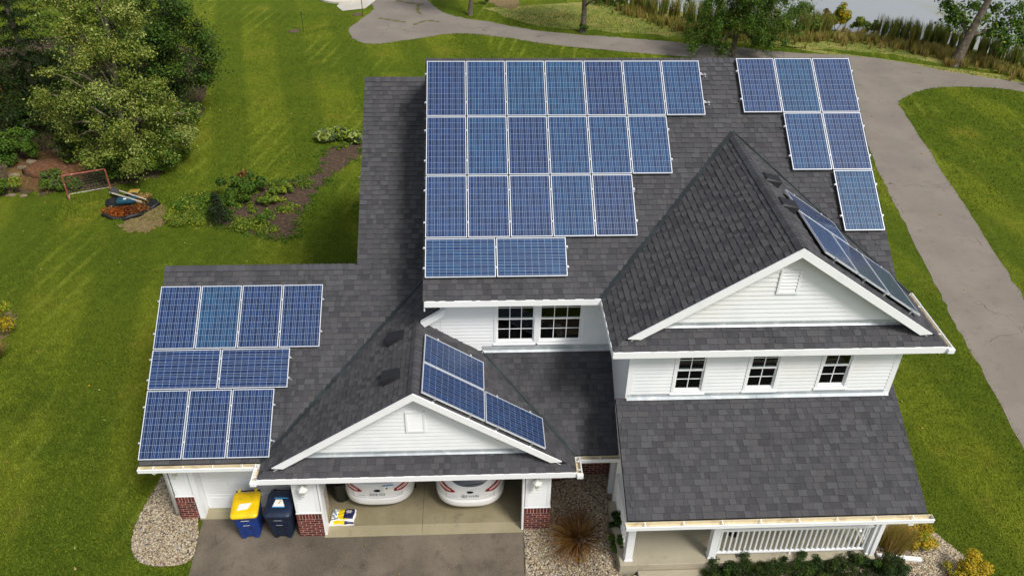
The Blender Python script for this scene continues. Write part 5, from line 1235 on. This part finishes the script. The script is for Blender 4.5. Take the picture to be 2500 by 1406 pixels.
m_.loft([[c_+q_*s+Vector((0, 0, z)) for q_ in R_] for s, z in ((1, .012), (.8, .16), (.5, .26), (.2, .30))]); mm = m_.build('mulch_mound', MULCH, None, smooth=True); tag(mm, 'mound of reddish bark mulch under the left grove', 'mulch mound')

# kitchen garden -----------------------------------------------------
kg = 'plants in the kitchen garden'
for (u, v, R, mats, cnt, sz, lb) in (
    (575, 492, (.85, .75, .55), ['mid', 'dark', 'fresh'], 5000, .11, 'dense dark green bean plant in the kitchen garden'),
    (610, 470, (.8, .6, .45), ['mid', 'fresh', 'dark'], 3800, .11, 'leafy plant behind the dense bean plant'),
    (597, 445, (.35, .3, .3), ['brown', 'tan', 'rust'], 900, .09, 'withered brown plant at the back of the kitchen garden'),
    (690, 470, (.75, .5, .25), ['fresh', 'lime', 'mid'], 2600, .10, 'light green low plant right of the bean plant'),
    (655, 500, (.5, .45, .25), ['fresh', 'lime', 'mid'], 1700, .10, 'light green low plant in the middle of the soil'),
    (640, 545, (.45, .35, .22), ['fresh', 'mid'], 1400, .10, 'light green plant at the front of the soil'),
    (600, 555, (.45, .3, .2), ['olive', 'lime', 'fresh'], 1200, .09, 'yellowish low plant at the front left of the soil'),
    (745, 455, (.3, .25, .15), ['fresh', 'olive'], 500, .09, 'small seedling plant on the bare soil strip'),
    (700, 515, (.2, .2, .12), ['fresh', 'lime'], 300, .09, 'single small sprout on bare soil'),
    (478, 505, (1.35, .95, .2), ['fresh', 'lime', 'mid'], 9000, .08, 'low bright green herb patch left of the bean plant'),
    (452, 540, (.95, .5, .16), ['lime', 'fresh', 'olive'], 4500, .08, 'low yellowish herb patch beside the dry clippings')):
    bush(lb, gx(u, v), R, [LF[m] for m in mats], cnt, sz, 'plant', 'garden_plant', kg, 18 if R[2] > .21 else 34, stems=3, rc=None if R[2] > .21 else .3)
for k, (u, v, dr) in enumerate(((796, 345, 'left'), (832, 338, 'middle'), (865, 348, 'right'))):
    bush(f'broad-leaved squash plant, {dr} one of three', gx(u, v), (.55, .45, .3), [LF['pale'], LF['fresh'], LF['sage'], LF['lime']], 420, .30, 'plant', 'squash_plant', kg, 12, None, .8, 3)
PG = np.array(gard); PG = rng.uniform(PG.min(0), PG.max(0), (260, 2)); PG = PG[inpoly(PG, gard)]; PG = PG[(PG[:, 0] < -6.6) | (rng.random(len(PG)) < .22)]
o = leaf_mesh('garden_weeds', [(x, y, .08, rnd.uniform(.1, .26), rnd.uniform(.1, .26), .09) for x, y in PG], 6500, .085, [LF['fresh'], LF['lime'], LF['mid'], LF['olive']], None); tag(o, 'low weeds and seedlings scattered over the garden soil', 'weeds', kind='stuff')
EG = [gard[int(k)] for k in rng.integers(0, len(gard), 150)]
o = leaf_mesh('edge_grass', [(x+rnd.gauss(0, .12), y+rnd.gauss(0, .12), .05, .16, .16, .07) for x, y in EG], 5000, .07, [LF['fresh'], LF['mid'], LF['olive']], None); tag(o, 'uncut grass along the edge of the garden soil', 'grass', kind='stuff')
def sapling(label, base, H, R):
    base = Vector(base); t = thing('spruce_sapling', base, label, 'tree'); m_ = MB(); m_.tube([base, base+Vector((0, 0, H))], [.04, .01], 6); m_.build('trunk', BARK, t)
    cl = [(base.x+math.cos(a)*R*(1-f)*q_, base.y+math.sin(a)*R*(1-f)*q_, base.z+.12+H*f*.95, .14, .14, .08) for f in np.linspace(0, .95, 9) for a in np.linspace(0, 6.28, 9) for q_ in (.4, .85)]
    leaf_mesh('crown', cl, 3000, .08, [LF['blue'], LF['spruce'], LF['deep']], t, None, .3, org=tuple(base))
sapling('small dark spruce sapling left of the bean plant', gx(538, 545), 1.3, .6)

# beds at the front ---------------------------------------------------
c_ = gx(1412, 1322, .12); t = thing('ornamental_grass', c_, 'large dead brown grass clump sprawling on the gravel', 'grass plant')
blades('leaf_blades', [tuple(c_)], 1300, (.6, 1.25), 1.0, .0085, [LF['rust'], LF['tan'], LF['brown']], t, tuple(c_), wts=(.5, .25, .25), curl=1.4, seg=6, vs=.5)
bush('small yellowing weed at the foot of the dead grass clump', gx(1418, 1368, .2), (.14, .1, .07), [LF['gold'], LF['tan']], 220, .05, 'plant', n=6, stems=2)
for k, (u, v, h, lb) in enumerate(((1514, 1300, .42, 'dark green shrub against the porch corner, rear one'), (1512, 1342, .34, 'dark green shrub against the porch corner, front one'))):
    bush(lb, gx(u, v, .3)+Vector((-.08, 0, 0)), (.24, .3, h), [LF['dark'], LF['mid'], LF['fresh']] if k else [LF['deep'], LF['dark'], LF['mid']], 2200, .055, n=12)
c_ = gx(2168, 1352, .36)+Vector((.12, .1, 0)); t = thing('ornamental_grass', c_, 'tall tan feather grass right of the porch column', 'grass plant')
blades('leaf_blades', [tuple(c_+Vector((rnd.uniform(-.22, .22), rnd.uniform(-.2, .2), 0))) for _ in range(14)], 1500, (.6, 1.15), .38, .006, [LF['tan'], LF['straw'], LF['olive'], LF['gold']], t, tuple(c_), lean=(.12, .05), wts=(.4, .25, .25, .1), seg=5)
GOLD = [LF['gold'], LF['lime'], LF['amber']]
bush('yellow shrub beside the tall feather grass', gx(2236, 1345, .25)+Vector((.05, .1, 0)), (.42, .42, .36), GOLD, 4200, .055, n=18)
bush('rounded yellow shrub at the lower right by the lawn', gx(2345, 1412, .1), (.52, .5, .40), GOLD, 5200, .055, n=20, wts=(.5, .25, .25))
YEW = [LF['deep'], LF['spruce'], LF['dark'], LF['mid']]
for k in range(7):
    u = 1755+k*68; c_ = gx(u, 1416-(k % 2)*6-k*2, .34)
    bush(f'dark green yew, {ORD[k]} from left in the row along the porch front', c_, (.52, .46, .30), YEW, 7500, .045, group='yew row along the porch', n=24, wts=(.3, .25, .33, .12), aspect=.35, stems=2)

# lawn blades: real grass over the sward
def lawn_blades():
    LB = m_lawn('lawn_blades', False); P = []
    for (x0, x1, y0, y1, dens) in ((-16, -5.5, -3, 8, 420), (-16, -1, 8, 17, 260), (-24, 0, 17, 28, 130), (-22, 12, 28, 42, 80), (10.5, 22, -3.5, 10, 380), (10.5, 36, 10, 32, 120), (0, 34, 32, 44, 70)):
        n = int((x1-x0)*(y1-y0)*dens); P.append(rng.uniform((x0, y0), (x1, y1), (n, 2)))
    P = np.concatenate(P)
    bad = np.zeros(len(P), bool)
    for poly in (PATHP, drv, bedL, bedR, bedM, gard): bad |= inpoly(P+rng.normal(0, .07, P.shape), poly)
    for (x0, x1, y0, y1) in ((-6.4, 3, -.7, 7.7), (-1.7, 10.8, -.3, 13.6), (4.4, 10.6, -2.2, 0)): bad |= (P[:, 0] > x0) & (P[:, 0] < x1) & (P[:, 1] > y0) & (P[:, 1] < y1)
    P = P[~bad & inpoly(P, land)]; n = len(P); a = rng.uniform(0, 6.283, n); L = rng.uniform(.035, .085, n)*np.where(P[:, 1] > 15, 1.35, 1); w = rng.uniform(.007, .014, n)*np.where(P[:, 1] > 15, 1.6, 1); ln = rng.uniform(.2, 1.1, n)
    B = np.concatenate([P, np.zeros((n, 1))], 1); d = np.stack([np.cos(a), np.sin(a), np.zeros(n)], 1); sd_ = np.stack([-np.sin(a), np.cos(a), np.zeros(n)], 1)
    tip = B+d*(L*ln)[:, None]+np.array([0, 0, 1])*(L/np.sqrt(1+ln*ln)*1.1)[:, None]
    V = np.stack([B-sd_*w[:, None], B+sd_*w[:, None], tip], 1).reshape(-1, 3)
    o = npmesh('grass', V, np.arange(3*n).reshape(-1, 3), LB, org=(-10, 0, 0)); tag(o, 'short mown grass of the lawns round the house', 'grass', kind='stuff')
lawn_blades()
FL = [(x, y, .03, .03, .03, .015) for x, y in np.concatenate([rng.uniform((-17, -2), (-6.6, 30), (170, 2)), rng.uniform((-5.5, -3), (2, -.8), (16, 2)), rng.uniform((11.5, -3), (30, 30), (90, 2))])]
o = leaf_mesh('fallen_leaves', FL, 330, .085, [LF['tan'], LF['straw'], LF['gold'], LF['pale']], None); tag(o, 'single fallen leaves scattered over lawn and driveway', 'leaves', kind='stuff')

# ------------------------------------------------------------------ YARD THINGS
REDP = mat('goal_red', '#8a4a3a', .55, [(9, '#b08a78', .5, .7)]); NETM = mat('net_cord', '#6e6e60', .9); PALE = mat('pale_pipe', '#b9b0a0', .6)
A0, B0 = gx(170, 489), gx(273, 471); A1, B1 = A0+Vector((0, 0, 1.12)), B0+Vector((0, 0, 1.12)); bk = (B0-A0).cross(Vector((0, 0, 1))).normalized(); bk = bk if bk.y > 0 else -bk
t = thing('hockey_goal', (A0+B0)/2, 'rusty red hockey goal with a torn net', 'goal')
for p_, q_ in ((A0, A1), (B0, B1)): m_ = MB(); m_.tube([p_, q_], .035, 8); m_.build('post', REDP, t)
m_ = MB(); m_.tube([A1, B1], .035, 8); m_.build('crossbar', REDP, t)
A2, B2 = A0+bk*.55, B0+bk*.55; m_ = MB(); m_.tube([A0, A2, B2, B0], .025, 6); m_.build('base_frame', PALE, t)
m_ = MB()
for i in range(15): f = i/14; m_.tube([A1+(B1-A1)*f, A2+(B2-A2)*f+Vector((0, 0, .35)), A2+(B2-A2)*f], .0032, 3)
for j in range(1, 9): f = j/9; a_ = A1+(A2-A1)*f; b_ = B1+(B2-B1)*f; s_ = Vector((0, 0, .18*math.sin(math.pi*f))); m_.tube([a_+s_, (a_+b_)/2+s_+Vector((0, 0, -.05)), b_+s_], .0032, 3)
m_.build('net', NETM, t); 
# tarp with leaves, box and poles
TARP = mat('black_tarp', '#17181a', .55, [(4, '#24262a', .4, .7)], (6, .6, .05)); TEAL = mat('teal_box', '#1d4a5a', .5); c_ = gx(312, 508)
N = 34; m_ = MB(); rings = []
for r, z in ((.05, .03), (.42, .04), (.72, .05), (.86, .11), (.92, .13), (.97, .03)):
    rings.append([c_+Vector((math.cos(a)*r*(1.0+.2*math.sin(3*a+1)+.11*math.sin(7*a))*1.02, math.sin(a)*r*(1.15+.14*math.cos(2*a+.6)+.05*math.sin(9*a)), z*(1+.45*math.sin(5*a)))) for a in np.linspace(0, 2*math.pi, N+1)[:-1]])
m_.loft(rings); tp_ = m_.build('tarp', TARP, None, smooth=True); tag(tp_, 'black tarp spread on the lawn holding leaves and tools', 'tarp')
o = leaf_mesh('leaf_pile', [tuple(gx(u, v, .12))+(.42, .3, .14) for u, v in ((285, 520), (305, 512), (320, 516), (270, 515), (338, 508))]+[tuple(gx(318, 512, .2))+(.25, .2, .12)], 3000, .085, [LF['red'], LF['orange'], LF['rust']], None, (.5, .22, .28)); tag(o, 'heap of red and orange leaves on the black tarp', 'leaf pile', kind='stuff')
o = leaf_mesh('leaf_pile', [tuple(gx(u, v, .1))+(.35, .25, .1) for u, v in ((345, 490), (330, 482), (352, 478))], 1200, .08, [LF['tan'], LF['brown'], LF['straw']], None); tag(o, 'dry tan twigs and leaves at the back of the tarp', 'leaf pile', kind='stuff')
p_ = gx(285, 500, .14); t = thing('storage_box', p_, 'teal plastic box with white label on the tarp', 'box'); m_ = MB(); m_.obox(p_, (.72, .12, 0), (-.05, .34, .0), (0, 0, .16)); m_.build('box_body', TEAL, t, bevel=.03); m_ = MB(); m_.obox(p_+Vector((.24, .14, .161)), (.12, .02, 0), (-.01, .09, 0), (0, 0, .004)); m_.build('box_label', PAPW, t)
for (a_, b_, lb) in (((268, 470, .28), (345, 493, .30), 'front pale wooden pole lying across the tarp'), ((292, 466, .24), (356, 487, .28), 'rear pale wooden pole lying across the tarp')):
    m_ = MB(); m_.tube([gx(*a_), gx(*b_)], .032, 8); o = m_.build('wooden_pole', PALE, None); tag(o, lb, 'pole', 'poles on the tarp')
m_ = MB(); m_.tube([gx(250, 515, .12), gx(274, 503, .22)], .015, 6); o = m_.build('stick', WOOD, None); tag(o, 'thin stick poking out of the red leaf heap', 'stick')
m_ = MB(); m_.tube([gx(279, 467, .1), gx(279, 467, .34)], .16, 14); o = m_.build('bucket', BLACK, None); tag(o, 'black bucket at the upper left of the tarp', 'bucket')
m_ = MB(); p_ = gx(312, 474, .08); m_.obox(p_, (.4, .03, 0), (.02, .3, 0), (0, 0, .07)); o = m_.build('foam_block', mat('yellow_foam', '#a98c3e', .8), None, bevel=.02); tag(o, 'small yellow block behind the poles on the tarp', 'block')
# marker posts and valve covers, pad
GREENP = mat('post_green', '#2c3a24', .6); COVER = mat('cover_brown', '#5b4a38', .8)
for (u, v, lb) in ((741, 78, 'thin green marker post on the back lawn'), (886, 41, 'thin green marker post beside the concrete pad')):
    p_ = gx(u, v); m_ = MB(); m_.tube([p_, p_+Vector((0, 0, 1.15))], .022, 6); m_.tube([p_+Vector((0, 0, 1.15)), p_+Vector((0, 0, 1.25))], .035, 8); o = m_.build('marker_post', GREENP, None); tag(o, lb, 'post', 'marker posts')
for (u, v, lb) in ((718, 77, 'brown round valve cover beside the back lawn post'), (873, 37, 'brown round valve cover near the concrete pad')):
    p_ = gx(u, v); m_ = MB(); m_.lathe(p_, [(.34, .0), (.34, .03), (.28, .05), (.05, .06)], 20); o = m_.build('valve_cover', COVER, None); tag(o, lb, 'valve cover', 'valve covers')
PADC = m_concrete('pad_concrete', '#b3aea2', '#c2beb3', '#8f897c')
pad = [gx(*p)[:] for p in ((822, 16), (836, 28), (892, 22), (925, -4), (900, -20), (850, -10))]
sheet('concrete_pad', [(p_[0], p_[1]) for p_ in pad], PADC, .02)
m_ = MB(); p_ = gx(835, -8); m_.lathe(p_, [(1.75, 0), (1.75, .12), (1.6, .16), (.05, .22)], 28); o = m_.build('round_base', PADC, None, smooth=False); tag(o, 'round white concrete base at the top of the photo', 'concrete base')
# weeds in the old path joints
WEED = mat('joint_weeds', '#5e5a2c', .95, [(6, '#716b3a', .4, .7), (20, '#3c4118', .5, .7)], (30, .8, .03))
for ln in (((955, -4), (985, 6), (1035, 12)), ((1022, 12), (1020, 28), (1028, 36)), ((925, 45), (955, 50), (990, 55)), ((1010, 62), (1040, 52), (1072, 54))):
    P = spline([G(*p)[:2] for p in ln], 5); L_ = []; R2_ = []
    for i, q_ in enumerate(P):
        d_ = Vector((P[min(i+1, len(P)-1)][0]-P[max(i-1, 0)][0], P[min(i+1, len(P)-1)][1]-P[max(i-1, 0)][1], 0)).normalized(); n2 = Vector((-d_.y, d_.x, 0))*(.10+.07*math.sin(i*2.1)); L_.append((q_[0]+n2.x, q_[1]+n2.y)); R2_.append((q_[0]-n2.x, q_[1]-n2.y))
    sheet('joint_weeds', L_+R2_[::-1], WEED, .012, kind='stuff')
# small black table on the porch
tx, ty = 7.35, -1.35; t = thing('side_table', (tx, ty, DZ), 'small black round table on the porch behind the railing', 'table')
m_ = MB(); m_.lathe((tx, ty, DZ), [(.02, .60), (.25, .62), (.27, .65), (.26, .67), (.02, .67)], 20); m_.build('table_top', BLACK, t); m_ = MB(); m_.lathe((tx, ty, DZ), [(.16, .0), (.15, .02), (.03, .05), (.025, .61)], 12); m_.build('table_leg', BLACK, t)
